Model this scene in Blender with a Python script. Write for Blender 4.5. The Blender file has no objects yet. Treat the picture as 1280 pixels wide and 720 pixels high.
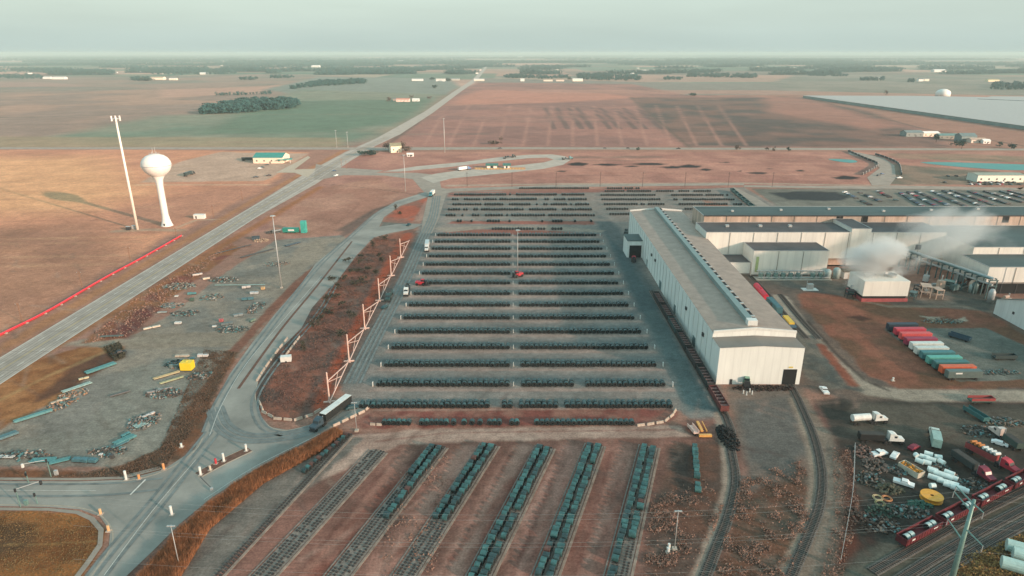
import bpy, bmesh, math, random
import numpy as np
from mathutils import Vector, Matrix, geometry
R = math.radians
rng = random.Random(7); nr = np.random.default_rng(11)
sc = bpy.context.scene; COL = sc.collection
H = 120.0; F = 820.0; PT = math.atan(294/820); CP, SP = math.cos(PT), math.sin(PT)
# ---------------------------------------------------------------- survey helpers (photo point -> world position at height z)
def G(px, py, z=0.0):
    dv = py-360; f = F*CP-SP*dv; d = F*SP+CP*dv; t = (H-z)/d
    return Vector(((px-640)*t, f*t, z))
def G2(px, py): g = G(px, py); return (g.x, g.y)
def lin(c): return tuple(((v/255)/12.92 if v/255 <= .04045 else ((v/255+.055)/1.055)**2.4) for v in c)
K = 1.5
def A(r, g, b): return tuple(min(.85, v/K) for v in lin((r, g, b)))
# ---------------------------------------------------------------- materials
MATS = {}
def mat(name, col, rough=.8, metal=0., var=.25, scale=.6, bump=0., stretch=None, alpha=None):
    if name in MATS: return MATS[name]
    m = bpy.data.materials.new(name); m.use_nodes = True; nt = m.node_tree; N = nt.nodes; L = nt.links
    b = N['Principled BSDF']; b.inputs['Roughness'].default_value = rough; b.inputs['Metallic'].default_value = metal
    tc = N.new('ShaderNodeNewGeometry'); mp = N.new('ShaderNodeMapping'); L.new(tc.outputs['Position'], mp.inputs['Vector'])
    if stretch: mp.inputs['Scale'].default_value = stretch
    n = N.new('ShaderNodeTexNoise'); n.inputs['Scale'].default_value = scale; n.inputs['Detail'].default_value = 6; n.inputs['Roughness'].default_value = .65
    L.new(mp.outputs[0], n.inputs['Vector'])
    mr = N.new('ShaderNodeMapRange'); mr.inputs['From Min'].default_value = .3; mr.inputs['From Max'].default_value = .7
    mr.inputs['To Min'].default_value = 1-var; mr.inputs['To Max'].default_value = 1+var
    L.new(n.outputs['Fac'], mr.inputs['Value'])
    mx = N.new('ShaderNodeVectorMath'); mx.operation = 'SCALE'; mx.inputs[0].default_value = col
    L.new(mr.outputs[0], mx.inputs['Scale']); L.new(mx.outputs[0], b.inputs['Base Color'])
    if bump:
        bp = N.new('ShaderNodeBump'); bp.inputs['Strength'].default_value = bump; bp.inputs['Distance'].default_value = .2
        L.new(n.outputs['Fac'], bp.inputs['Height']); L.new(bp.outputs[0], b.inputs['Normal'])
    MATS[name] = m; return m
def panel_mat(name, col, pitch=1.2, var=.12, rough=.55):
    """painted metal sheet with vertical seams and rain streaks"""
    m = mat(name, col, rough, 0, var, .25, stretch=(1, 1, .18)); nt = m.node_tree; N = nt.nodes; L = nt.links
    if 'seams' in m: return m
    m['seams'] = 1
    g = N.new('ShaderNodeNewGeometry'); sp = N.new('ShaderNodeSeparateXYZ'); L.new(g.outputs['Position'], sp.inputs[0])
    ad = N.new('ShaderNodeMath'); ad.operation = 'ADD'; L.new(sp.outputs[0], ad.inputs[0]); L.new(sp.outputs[1], ad.inputs[1])
    md = N.new('ShaderNodeMath'); md.operation = 'PINGPONG'; md.inputs[1].default_value = pitch; L.new(ad.outputs[0], md.inputs[0])
    r = N.new('ShaderNodeMapRange'); r.inputs['From Max'].default_value = pitch*.25; r.inputs['To Min'].default_value = .93; r.inputs['To Max'].default_value = 1
    L.new(md.outputs[0], r.inputs['Value'])
    b = N['Principled BSDF']; src = b.inputs['Base Color'].links[0].from_socket
    v = N.new('ShaderNodeVectorMath'); v.operation = 'SCALE'; L.new(src, v.inputs[0]); L.new(r.outputs[0], v.inputs['Scale']); L.new(v.outputs[0], b.inputs['Base Color'])
    return m
W_ = (.68, .67, .63)
white = lambda: mat('white_paint', W_, .5, 0, .08, .8)
darkm = lambda: mat('dark_steel', (.03, .032, .035), .6, 0, .3, 2)
glass = lambda: mat('dark_glass', (.02, .03, .035), .35, 0, .1, 2)
rubber = lambda: mat('tyre_rubber', (.02, .02, .02), .9, 0, .2, 3)
conc = lambda: mat('pale_concrete', (.42, .36, .30), .85, 0, .18, .9)
galv = lambda: mat('galvanised_steel', (.42, .43, .42), .5, .2, .12, 1.2)
# ---------------------------------------------------------------- mesh builder
class MB:
    def __init__(s): s.v = []; s.f = []; s.m = []
    def add(s, vs, fs, mi=0):
        o = len(s.v); s.v += [tuple(v) for v in vs]; s.f += [tuple(i+o for i in f) for f in fs]; s.m += [mi]*len(fs); return s
    def box(s, c, d, rz=0, mi=0, ry=0):
        M = Matrix.Translation(c) @ Matrix.Rotation(rz, 4, 'Z') @ Matrix.Rotation(ry, 4, 'Y'); hx, hy, hz = d[0]/2, d[1]/2, d[2]/2
        vs = [M @ Vector((x, y, z)) for z in (-hz, hz) for y in (-hy, hy) for x in (-hx, hx)]
        return s.add(vs, [(0, 2, 3, 1), (4, 5, 7, 6), (0, 1, 5, 4), (2, 6, 7, 3), (0, 4, 6, 2), (1, 3, 7, 5)], mi)
    def tube(s, a, b, r0, r1=None, n=8, mi=0, cap=True):
        a, b = Vector(a), Vector(b); r1 = r0 if r1 is None else r1; d = (b-a).normalized()
        u = d.orthogonal().normalized(); w = d.cross(u)
        vs = [a+(u*math.cos(k*2*math.pi/n)+w*math.sin(k*2*math.pi/n))*r0 for k in range(n)]+[b+(u*math.cos(k*2*math.pi/n)+w*math.sin(k*2*math.pi/n))*r1 for k in range(n)]
        fs = [(k, (k+1) % n, n+(k+1) % n, n+k) for k in range(n)]
        if cap: fs += [tuple(range(n-1, -1, -1)), tuple(range(n, 2*n))]
        return s.add(vs, fs, mi)
    def lathe(s, prof, n=24, c=(0, 0, 0), mi=0, axis='Z'):
        vs = []
        for r, z in prof:
            for k in range(n):
                a = k*2*math.pi/n; p = (r*math.cos(a), r*math.sin(a), z)
                if axis == 'Y': p = (p[0], p[2], p[1])
                vs.append((p[0]+c[0], p[1]+c[1], p[2]+c[2]))
        fs = [(j*n+k, j*n+(k+1) % n, (j+1)*n+(k+1) % n, (j+1)*n+k) for j in range(len(prof)-1) for k in range(n)]
        return s.add(vs, fs, mi)
    def prism(s, poly, z0, z1, mi=0, top=True, bottom=False, mtop=None):
        n = len(poly); vs = [(p[0], p[1], z0) for p in poly]+[(p[0], p[1], z1) for p in poly]
        s.add(vs, [(k, (k+1) % n, n+(k+1) % n, n+k) for k in range(n)], mi)
        if top: s.add([(p[0], p[1], z1) for p in poly], [tuple(range(n))], mi if mtop is None else mtop)
        if bottom: s.add([(p[0], p[1], z0) for p in poly], [tuple(range(n-1, -1, -1))], mi)
        return s
    def coil(s, c, r=.95, w=1.6, ax=0., n=16, ri=.3):
        M = Matrix.Translation(c) @ Matrix.Rotation(ax, 4, 'Z')     # axis along local y
        vs = []
        for rr, y in ((r*.97, -w/2), (r, -w/2+.05), (r, w/2-.05), (r*.97, w/2), (ri, w/2), (ri, -w/2)):
            for k in range(n):
                a = k*2*math.pi/n; vs.append(M @ Vector((rr*math.cos(a), y, rr*math.sin(a))))
        fs = [(j*n+k, j*n+(k+1) % n, ((j+1) % 6)*n+(k+1) % n, ((j+1) % 6)*n+k) for j in range(6) for k in range(n)]
        return s._coil(vs, fs, n)
    def _coil(s, vs, fs, n):
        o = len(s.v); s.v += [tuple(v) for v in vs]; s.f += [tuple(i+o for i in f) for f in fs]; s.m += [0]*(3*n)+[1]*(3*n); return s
    def build(s, name, mats, parent=None, loc=None, smooth=False):
        me = bpy.data.meshes.new(name); me.from_pydata(s.v, [], s.f)
        if not isinstance(mats, (list, tuple)): mats = [mats]
        for m in mats: me.materials.append(m)
        if any(s.m): me.polygons.foreach_set('material_index', s.m)
        if smooth: me.polygons.foreach_set('use_smooth', [True]*len(me.polygons))
        me.update(); bm = bmesh.new(); bm.from_mesh(me); bmesh.ops.recalc_face_normals(bm, faces=bm.faces) if len(s.f) < 20000 else None; bm.to_mesh(me); bm.free()
        o = bpy.data.objects.new(name, me); COL.objects.link(o)
        if parent: o.parent = parent
        if loc is not None: o.location = loc
        return o
def tag(o, label, cat, group=None, kind=None):
    o['label'] = label; o['category'] = cat
    if group: o['group'] = group
    if kind: o['kind'] = kind
    return o
def thing(name, label, cat, loc=(0, 0, 0), rz=0, group=None):
    o = bpy.data.objects.new(name, None); COL.objects.link(o); o.location = loc; o.rotation_euler = (0, 0, rz); o.empty_display_size = .5
    return tag(o, label, cat, group)
KIDS = {}
def dup(root, loc, rz, label, group=None, scale=None):
    if root not in KIDS: KIDS[root] = [(c, list(c.children)) for c in root.children]
    r = root.copy(); COL.objects.link(r); r.location = loc; r.rotation_euler = (0, 0, rz); r['label'] = label
    if group: r['group'] = group
    if scale: r.scale = (scale,)*3 if not isinstance(scale, tuple) else scale
    for ch, gs in KIDS[root]:
        c = ch.copy(); COL.objects.link(c); c.parent = r
        for g in gs:
            d = g.copy(); COL.objects.link(d); d.parent = c
    return r
ORD = 'first second third fourth fifth sixth seventh eighth ninth tenth eleventh twelfth thirteenth fourteenth fifteenth sixteenth seventeenth eighteenth nineteenth twentieth'.split()
def nth(i):
    if i < 20: return ORD[i]
    t = {2: 'twenty', 3: 'thirty', 4: 'forty', 5: 'fifty'}[(i+1)//10]; u = (i+1) % 10
    return t+'-'+ORD[u-1] if u else t.replace('ty', 'tieth')
# ================================================================ GROUND (one sheet, albedo laid down as soil, crop and gravel areas)
def axis(segs):
    out = [segs[0][0]]
    for a, b, d in segs:
        n = max(1, int(round((b-a)/d))); out += list(np.linspace(a, b, n+1)[1:])
    return np.array(out)
def geo(a, b, k):
    out = [a]
    while out[-1] < b: out.append(out[-1]+max(.6, k*out[-1]**2))
    out[-1] = b; return np.array(out)
grids = []
grids.append((axis([(-45000, -2000, 4000), (-2000, 2000, 200), (2000, 45000, 4000)]), axis([(-3000, 70, 300)])))
grids.append((axis([(-45000, -1000, 4000), (-1000, -400, 60), (-400, 400, .85), (400, 1000, 60), (1000, 45000, 4000)]), geo(70, 440, 8.6e-6*1.3)))
grids.append((axis([(-45000, -1500, 4000), (-1500, -800, 30), (-800, 1000, 2.2), (1000, 1500, 30), (1500, 45000, 4000)]), geo(440, 1250, 8.6e-6)))
grids.append((axis([(-45000, -14000, 500), (-14000, -3000, 70), (-3000, 3000, 9), (3000, 14000, 70), (14000, 45000, 500)]), geo(1250, 45000, 6.0e-6)))
VX = []; VF = []; off = 0
for gx, gy in grids:
    X, Y = np.meshgrid(gx, gy); n, m = X.shape
    VX.append(np.stack([X.ravel(), Y.ravel()], 1))
    i = np.arange(n-1)[:, None]*m+np.arange(m-1)[None, :]; i = i.ravel()+off
    VF.append(np.stack([i, i+1, i+m+1, i+m], 1)); off += n*m
VX = np.concatenate(VX).astype(np.float64); VF = np.concatenate(VF).astype(np.int32)
def vnoise(p, s, seed):
    r = np.random.default_rng(seed); T = r.random((256, 256)); q = p/s; i = np.floor(q).astype(int); f = q-i; f = f*f*(3-2*f)
    a = T[i[:, 0] % 256, i[:, 1] % 256]; b = T[(i[:, 0]+1) % 256, i[:, 1] % 256]; c = T[i[:, 0] % 256, (i[:, 1]+1) % 256]; d = T[(i[:, 0]+1) % 256, (i[:, 1]+1) % 256]
    return (a*(1-f[:, 0])+b*f[:, 0])*(1-f[:, 1])+(c*(1-f[:, 0])+d*f[:, 0])*f[:, 1]
def fbm(p, s, seed, o=3):
    return sum(vnoise(p, s/2**k, seed+k)*.5**k for k in range(o))/sum(.5**k for k in range(o))
C = np.zeros((len(VX), 3)); C[:] = A(176, 130, 112)
def seg_d(P, pts, closed):
    D = np.full(len(P), 1e9); n = len(pts)
    for k in range(n if closed else n-1):
        a = np.array(pts[k]); b = np.array(pts[(k+1) % n]); ab = b-a; t = np.clip(((P-a)@ab)/max(1e-9, ab@ab), 0, 1)
        D = np.minimum(D, np.hypot(*(P-a-t[:, None]*ab).T))
    return D
def inside(P, pts):
    c = np.zeros(len(P), bool); n = len(pts)
    for k in range(n):
        (x0, y0), (x1, y1) = pts[k], pts[(k+1) % n]
        if y0 == y1: continue
        m = ((y0 > P[:, 1]) != (y1 > P[:, 1])) & (P[:, 0] < (x1-x0)*(P[:, 1]-y0)/(y1-y0)+x0); c ^= m
    return c
cnt = [0]
def paint(px, col, warp=2., soft=1.5, alpha=1., mottle=None, msc=12., world=False):
    """lay soil, crop or paving of one colour in a polygon; mottle = second colour mixed in by patches"""
    pts = [tuple(p) for p in px] if world else [G2(*p) for p in px]; a = np.array(pts); mg = warp+soft
    idx = np.nonzero((VX[:, 0] > a[:, 0].min()-mg) & (VX[:, 0] < a[:, 0].max()+mg) & (VX[:, 1] > a[:, 1].min()-mg) & (VX[:, 1] < a[:, 1].max()+mg))[0]
    if not len(idx): return
    P = VX[idx]; cnt[0] += 1; sd = seg_d(P, pts, True); sd = np.where(inside(P, pts), sd, -sd)
    if warp: sd = sd+(fbm(P, max(3., warp*3), 50+cnt[0])-.5)*2*warp
    al = np.clip(.5+sd/soft, 0, 1)*alpha; c = np.array(col)[None, :]*np.ones((len(idx), 1))
    if mottle is not None:
        w = np.clip((fbm(P, msc, 900+cnt[0], 4)-.38)*4, 0, 1)[:, None]; c = c*(1-w)+np.array(mottle)*w
    C[idx] = C[idx]*(1-al[:, None])+c*al[:, None]
def stroke(px, w, col, alpha=1., soft=1., warp=.6, world=False):
    pts = [tuple(p) for p in px] if world else [G2(*p) for p in px]; a = np.array(pts); mg = w+soft+warp
    idx = np.nonzero((VX[:, 0] > a[:, 0].min()-mg) & (VX[:, 0] < a[:, 0].max()+mg) & (VX[:, 1] > a[:, 1].min()-mg) & (VX[:, 1] < a[:, 1].max()+mg))[0]
    if not len(idx): return
    P = VX[idx]; cnt[0] += 1; sd = w/2-seg_d(P, pts, False)+(fbm(P, max(3., warp*4), 50+cnt[0])-.5)*2*warp
    al = (np.clip(.5+sd/soft, 0, 1)*alpha)[:, None]; C[idx] = C[idx]*(1-al)+np.array(col)*al
FW = []; fr_ = random.Random(21)
for k in range(240):
    y = 68.8+25*fr_.random()**1.35; x = fr_.uniform(-60, 1320); w = fr_.uniform(40, 210)*(1.25 if y < 82 else .45); dy = fr_.uniform(.5, 1.7)*(1 if y < 84 else .9)
    if (y-dy) < 67.8: dy = y-67.8
    FW.append([(x, y), (x+w*.5, y+fr_.uniform(-.1, .3)), (x+w, y-fr_.uniform(0, .5)), (x+w*.9, y-dy), (x+w*.1, y-dy*.8)])
# ---- far mosaic of fields
pal = [A(222, 176, 156), A(130, 146, 130), A(196, 156, 138), A(120, 138, 118), A(196, 172, 150), A(140, 128, 116), A(108, 130, 112), A(168, 150, 130)]
for k in range(420):
    yy = 2400*math.exp(rng.random()*2.6); xx = (rng.random()*2-1)*.95*yy; w = rng.uniform(250, 1100)*(1+yy/9000); d = rng.uniform(250, 900)*(1+yy/6000)
    paint([(xx, yy), (xx+w, yy), (xx+w, yy+d), (xx, yy+d)], rng.choice(pal), 0, 12, .85, world=True)
for px in FW: paint(px, A(44, 76, 72), 25, 50, .8)
# ---- fields, far to near
paint([(-200, 116), (200, 108), (420, 100), (560, 99), (530, 140), (470, 180), (430, 184.5), (-200, 184.5)], A(166, 140, 126), 12, 40, 1, A(190, 152, 132), 160)
paint([(-200, 92), (180, 96), (330, 92), (480, 97), (560, 99), (420, 104), (200, 112), (-200, 120)], A(150, 140, 126), 20, 60, 1, A(176, 146, 130), 300)
paint([(200, 112), (330, 108), (360, 104), (320, 117), (200, 122)], A(206, 160, 140), 8, 30, .9)
paint([(-200, 100), (60, 103), (120, 108), (-200, 110)], A(190, 150, 136), 8, 30, .7)
paint([(400, 96), (560, 98), (575, 108), (560, 118), (380, 120), (330, 112)], A(146, 150, 138), 10, 30, 1)
paint([(375, 112), (560, 118), (528, 142), (475, 172), (430, 181), (150, 181), (60, 172), (200, 145), (300, 140)], A(124, 142, 122), 14, 60, 1, A(150, 150, 130), 160)
paint([(375, 126), (540, 124), (520, 143), (430, 165), (250, 168), (300, 142)], A(112, 134, 112), 8, 40, .9)
paint([(-200, 170), (430, 172), (430, 184), (-200, 184)], A(172, 152, 122), 6, 20, .8)
paint([(575, 112), (600, 102), (720, 101), (800, 103), (860, 119), (1000, 122), (1150, 160), (1180, 184), (480, 184), (530, 148)], A(160, 118, 108), 8, 30, 1, A(182, 130, 116), 120)
paint([(582, 118), (606, 112), (760, 117), (800, 122), (700, 128), (560, 132)], A(214, 146, 124), 8, 40, .8)
paint([(790, 122), (990, 122), (1090, 140), (1185, 184), (860, 183), (820, 155)], A(104, 92, 86), 8, 30, 1, A(142, 108, 96), 70)
paint([(955, 120), (1010, 124), (1130, 158), (1090, 162), (960, 140)], A(192, 134, 116), 8, 40, .7)
paint([(590, 97), (700, 100), (860, 104), (1010, 104), (1000, 118), (860, 119), (790, 105), (600, 103)], A(150, 142, 130), 10, 30, 1)
paint([(1000, 92), (1300, 96), (1450, 120), (1000, 119), (960, 104)], A(140, 138, 124), 10, 30, 1, A(160, 150, 136), 200)
paint([(660, 116), (960, 118), (1290, 124), (1290, 120), (960, 113), (660, 112)], A(206, 150, 130), 6, 25, .6)
for k in range(9):
    x = 682+k*14+rng.uniform(-3, 3); stroke([(x, 135), (x+12+k*2.4, 161)], rng.uniform(7, 12), A(112, 92, 88), .75, 4, 1)
for k in range(14):
    x = 560+k*26; stroke([(x, 132), (x-30+(k*5), 182)], 5, A(206, 152, 134), .45, 4, 1)
for px in ([(788, 121), (822, 150), (862, 184)], [(575, 112), (530, 148), (482, 182)], [(560, 100), (720, 101.5), (860, 104)], [(860, 119), (1004, 121)], [(528, 142), (380, 127), (200, 124)], [(-200, 118), (200, 111), (420, 103)], [(1004, 121), (1150, 160), (1300, 186)], [(330, 112), (480, 118)], [(700, 101), (860, 119)], [(-200, 150), (60, 146), (300, 138)]):
    stroke(px, 7, A(92, 86, 76), .6, 6, 1.5)
for k in range(26):
    y = 100+k*3.1; x = rng.uniform(-100, 1100); stroke([(x, y), (x+rng.uniform(80, 300), y+rng.uniform(-1, 1))], rng.uniform(4, 18), rng.choice([A(196, 152, 134), A(130, 110, 100), A(112, 120, 106)]), .3, 12, 6)
# golden field by the water tower
paint([(-300, 187), (180, 187), (385, 190), (340, 230), (230, 285), (110, 352), (-300, 600)], A(228, 160, 126), 6, 8, 1, A(214, 150, 120), 60)
paint([(-300, 198), (120, 196), (180, 240), (100, 262), (-300, 285)], A(246, 184, 136), 14, 60, .85)
paint([(-300, 288), (90, 282), (150, 300), (150, 330), (0, 420), (-300, 560)], A(160, 116, 96), 10, 40, .8, A(184, 134, 108), 40)
paint([(150, 262), (320, 226), (340, 235), (245, 268), (225, 290), (160, 290)], A(196, 140, 116), 6, 14, .7)
paint([(225, 202), (275, 190), (385, 192), (340, 222), (330, 226), (175, 228), (205, 212)], A(206, 172, 150), 1.5, 2, 1)
stroke([(170, 231), (250, 231), (335, 231)], 3, A(226, 190, 160), .9, 2)
stroke([(110, 330), (60, 240), (40, 200)], 1.5, A(190, 140, 110), .2, 3)
stroke([(145, 289), (190, 287), (225, 288)], 7, A(190, 160, 136), .9, 3)
stroke([(222, 284), (245, 275), (282, 274)], 3, A(206, 176, 150), .9, 2)
for k in range(26):
    y = 192+k*5.5+rng.uniform(-1, 1); stroke([(-200, y+6), (250-k*3, y)], rng.uniform(1, 4), rng.choice([A(196, 140, 106), A(230, 184, 140), A(160, 120, 96)]), .3, 6, 4)
# land between the highways
paint([(440, 190), (1300, 190), (1300, 232), (930, 234), (560, 238), (545, 240), (500, 244), (460, 262), (430, 290), (395, 325), (350, 290), (300, 290), (330, 272), (400, 232)], A(196, 142, 124), 4, 6, 1, A(176, 124, 110), 30)
paint([(340, 275), (400, 236), (470, 222), (505, 240), (470, 262), (430, 290), (400, 295), (330, 292)], A(186, 132, 112), 3, 6, 1, A(198, 146, 124), 25)
stroke([(150, 375), (240, 325), (330, 278), (400, 234)], 7, A(186, 120, 84), .8, 4, 2)
stroke([(150, 390), (200, 352), (290, 302)], 8, A(130, 84, 64), .45, 6, 3)
stroke([(400, 240), (450, 255), (420, 280)], 1.2, A(140, 96, 84), .5, 2)
stroke([(405, 230), (470, 236), (530, 245)], 1.2, A(110, 88, 78), .8, 1.5)
stroke([(425, 288), (470, 262), (520, 247)], 5, A(104, 92, 86), .8, 4)
paint([(425, 292), (460, 268), (530, 248), (536, 245), (475, 262), (440, 290), (425, 300)], A(120, 100, 92), 2, 3, .8)
for k in range(60):
    x = rng.uniform(560, 1300); y = rng.uniform(192, 230); stroke([(x, y), (x+rng.uniform(40, 160), y+rng.uniform(-.8, .8))], rng.uniform(2, 8), rng.choice([A(216, 158, 136), A(150, 104, 94), A(190, 130, 112)]), .45, 6, 3)
for x, y, w, h in [(722, 205, 22, 5), (752, 206, 50, 2.4), (790, 208, 30, 2), (815, 205, 40, 2.5), (840, 209, 24, 3.5), (862, 208, 26, 4), (880, 212, 12, 3), (905, 203, 20, 2), (925, 214, 10, 2), (945, 216, 22, 2.4), (960, 211, 16, 2), (700, 214, 20, 2), (1000, 213, 12, 2), (1055, 222, 30, 5)]:
    paint([(x-w/2, y), (x, y-h/2), (x+w/2, y-.3), (x+w*.3, y+h/2), (x-w*.3, y+h*.4)], A(50, 46, 48), 6, 3, 1)
stroke([(700, 201), (1000, 200), (1100, 196)], 3, A(150, 120, 104), .7, 3)
stroke([(720, 197), (820, 196)], 14, A(120, 108, 96), .6, 12, 5)
stroke([(560, 232), (700, 230), (930, 229), (1090, 232), (1300, 236)], 7, A(190, 166, 148), .95, 2, .5)
paint([(1095, 205), (1130, 206), (1290, 218), (1290, 232), (1110, 230)], A(112, 112, 98), 6, 8, .9, A(150, 130, 112), 25)
paint([(1120, 198), (1290, 204), (1290, 196), (1200, 192), (1110, 192)], A(172, 140, 118), 5, 8, .8, A(140, 130, 108), 30)
# staff parking and north plant grounds
paint([(940, 236), (1300, 236), (1300, 268), (985, 268)], A(128, 124, 114), 1, 2, 1, A(142, 136, 124), 18)
paint([(962, 241), (1000, 239), (1045, 240), (1062, 246), (1050, 251), (985, 250)], A(64, 66, 68), 3, 4, 1)
# coil yard paving
paint([(560, 240), (548, 242), (530, 272), (520, 292), (506, 325), (492, 358), (470, 398), (448, 440), (425, 482), (438, 500), (462, 506), (850, 514), (870, 530), (905, 522), (900, 470), (985, 480), (1000, 415), (880, 268), (880, 250), (935, 262), (990, 268), (930, 234)], A(164, 148, 138), 1.2, 1.6, 1, A(150, 142, 134), 14)
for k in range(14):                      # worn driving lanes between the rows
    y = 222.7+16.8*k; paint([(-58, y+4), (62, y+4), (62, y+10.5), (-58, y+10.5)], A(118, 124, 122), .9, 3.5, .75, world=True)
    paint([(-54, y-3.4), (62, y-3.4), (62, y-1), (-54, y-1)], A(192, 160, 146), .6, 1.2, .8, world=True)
    for j in range(5):
        yy = y+rng.uniform(3, 13); stroke([(-50, yy), (rng.uniform(-20, 60), yy+rng.uniform(-.4, .4))], .5, A(170, 150, 138), .35, .8, .2, world=True)
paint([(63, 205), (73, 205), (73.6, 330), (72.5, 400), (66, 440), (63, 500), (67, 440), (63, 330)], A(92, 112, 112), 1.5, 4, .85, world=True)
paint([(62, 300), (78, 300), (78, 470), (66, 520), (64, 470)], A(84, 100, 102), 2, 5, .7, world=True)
for y in (481, 500, 520, 539, 559, 579): paint([(-52, y+4), (150, y+4), (150, y+11), (-52, y+11)], A(160, 146, 134), 1, 3, .6, world=True)
stroke([(540, 262), (520, 310), (480, 400), (440, 480)], 5, A(128, 132, 128), .6, 5)
stroke([(552, 246), (541, 275), (530, 300)], 10, A(126, 130, 126), .7, 6)
paint([(560, 279.5), (745, 281), (742, 276.5), (566, 276)], A(176, 104, 88), 1.2, 1.5, .9)
paint([(548, 293), (560, 288), (615, 286.5), (700, 289), (752, 294)], A(168, 98, 82), 1.2, 1.5, .85)
paint([(560, 290.5), (540, 285), (620, 282), (700, 283), (757, 288), (750, 291), (700, 287.5), (612, 285)], A(176, 158, 142), .6, 1.2, .9)
paint([(560, 241), (760, 236), (930, 234), (760, 240), (560, 246)], A(170, 106, 92), 1.2, 2, .8)
paint([(450, 522), (470, 514), (838, 511), (846, 516), (838, 528), (600, 534), (470, 536), (440, 534)], A(150, 86, 76), 1.2, 1.2, .95, A(170, 118, 102), 6)
stroke([(470, 512.5), (600, 512), (838, 510)], 1.1, A(196, 156, 140), .8, .6, .2)
# island with the braced frames
paint([(420, 352), (446, 320), (468, 298), (517, 286), (522, 292), (508, 325), (492, 358), (470, 398), (448, 440), (428, 478), (408, 508), (380, 524), (340, 528), (326, 516), (320, 495), (323, 478), (346, 443), (378, 410), (392, 385)], A(166, 104, 84), 1, 1.2, 1, A(132, 100, 88), 9)
stroke([(510, 292), (470, 360), (430, 440), (398, 508)], 6, A(192, 92, 62), .85, 3, 1.4)
stroke([(452, 330), (420, 400), (350, 500)], 6, A(124, 86, 78), .5, 5, 3)
stroke([(480, 320), (440, 400), (395, 480), (380, 520)], 3, A(108, 92, 86), .7, 3, 1.5)
stroke([(522, 296), (496, 342), (460, 410), (425, 478)], 4.5, A(112, 104, 98), .85, 3, 1)
stroke([(395, 378), (370, 415), (330, 470), (325, 500)], 4, A(86, 84, 80), .75, 3, 1.2)
paint([(474, 283), (482, 272), (502, 258), (536, 246), (533, 252), (524, 268), (513, 279), (495, 280.5)], A(196, 106, 82), .8, 1, 1, A(150, 110, 96), 14)
paint([(474, 284), (477, 277), (500, 279), (512, 280), (495, 281)], A(118, 120, 112), 1, 1, .9)
paint([(528, 256), (537, 247), (543, 252), (530, 275), (520, 276)], A(190, 150, 134), 1.2, 1.2, .8)
# west lot and its banks
paint([(215, 392), (290, 335), (345, 300), (425, 294), (438, 300), (408, 325), (380, 350), (345, 385), (315, 425), (280, 465), (262, 500), (240, 530), (190, 575), (140, 584), (-60, 582), (-60, 560), (70, 495), (150, 440), (165, 420)], A(168, 152, 136), 1, 1.5, 1, A(146, 138, 128), 12)
paint([(345, 345), (370, 312), (400, 298), (412, 302), (395, 325), (372, 345), (350, 362)], A(172, 154, 136), 1.5, 2, .8)
paint([(100, 425), (150, 418), (300, 414), (330, 420), (295, 432), (160, 437), (95, 433)], A(166, 148, 130), 1.2, 2, .9)
stroke([(85, 430), (150, 425), (300, 425)], 5, A(172, 156, 138), .8, 3)
paint([(100, 540), (165, 460), (250, 440), (265, 470), (200, 560), (120, 578), (-60, 578), (-60, 560)], A(154, 148, 136), 3, 4, .8)
paint([(100, 430), (165, 378), (215, 345), (290, 305), (300, 310), (215, 372), (160, 422)], A(166, 112, 78), 1.5, 2, 1, A(150, 90, 76), 10)
paint([(130, 420), (185, 380), (200, 385), (160, 424)], A(120, 66, 64), 2, 3, .8)
paint([(-60, 500), (60, 445), (100, 434), (155, 434), (150, 445), (60, 505), (-60, 570)], A(178, 122, 80), 1.5, 2, 1, A(150, 96, 60), 8)
paint([(40, 505), (100, 450), (150, 437), (150, 450), (80, 490)], A(104, 72, 60), 2, 3, .8)
stroke([(0, 500), (60, 470), (130, 440)], 2, A(196, 160, 110), .5, 2, 1)
paint([(-60, 584), (110, 590), (150, 582), (200, 560), (240, 500), (262, 470), (285, 438), (300, 440), (275, 480), (262, 512), (250, 545), (238, 562), (205, 587), (155, 599), (-60, 597)], A(142, 92, 66), 1.2, 1.4, 1, A(112, 84, 66), 7)
paint([(300, 440), (345, 388), (380, 352), (410, 325), (440, 300), (437, 296), (405, 322), (370, 350), (335, 385), (285, 440)], A(150, 96, 78), .8, 1.2, .9)
paint([(-60, 606), (60, 606), (60, 611), (-60, 611)], A(196, 130, 98), .3, .6, .6)
paint([(-60, 638), (60, 638), (100, 641), (122, 650), (133, 664), (130, 682), (115, 705), (95, 735), (-60, 735)], A(176, 114, 66), 1, 1, 1, A(140, 88, 52), 7)
paint([(-30, 660), (30, 650), (55, 665), (40, 690), (-30, 700)], A(84, 66, 50), 3, 4, .8)
stroke([(-20, 681), (50, 681), (125, 676)], .5, A(190, 150, 96), .5, .6)
# highway verges
stroke([(-60, 470), (0, 437), (145, 352), (320, 249), (430, 188)], 7, A(190, 132, 92), .8, 4, 1.5)
stroke([(-30, 492), (185, 366), (330, 276), (400, 234)], 5, A(176, 116, 76), .8, 3, 1)
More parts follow.
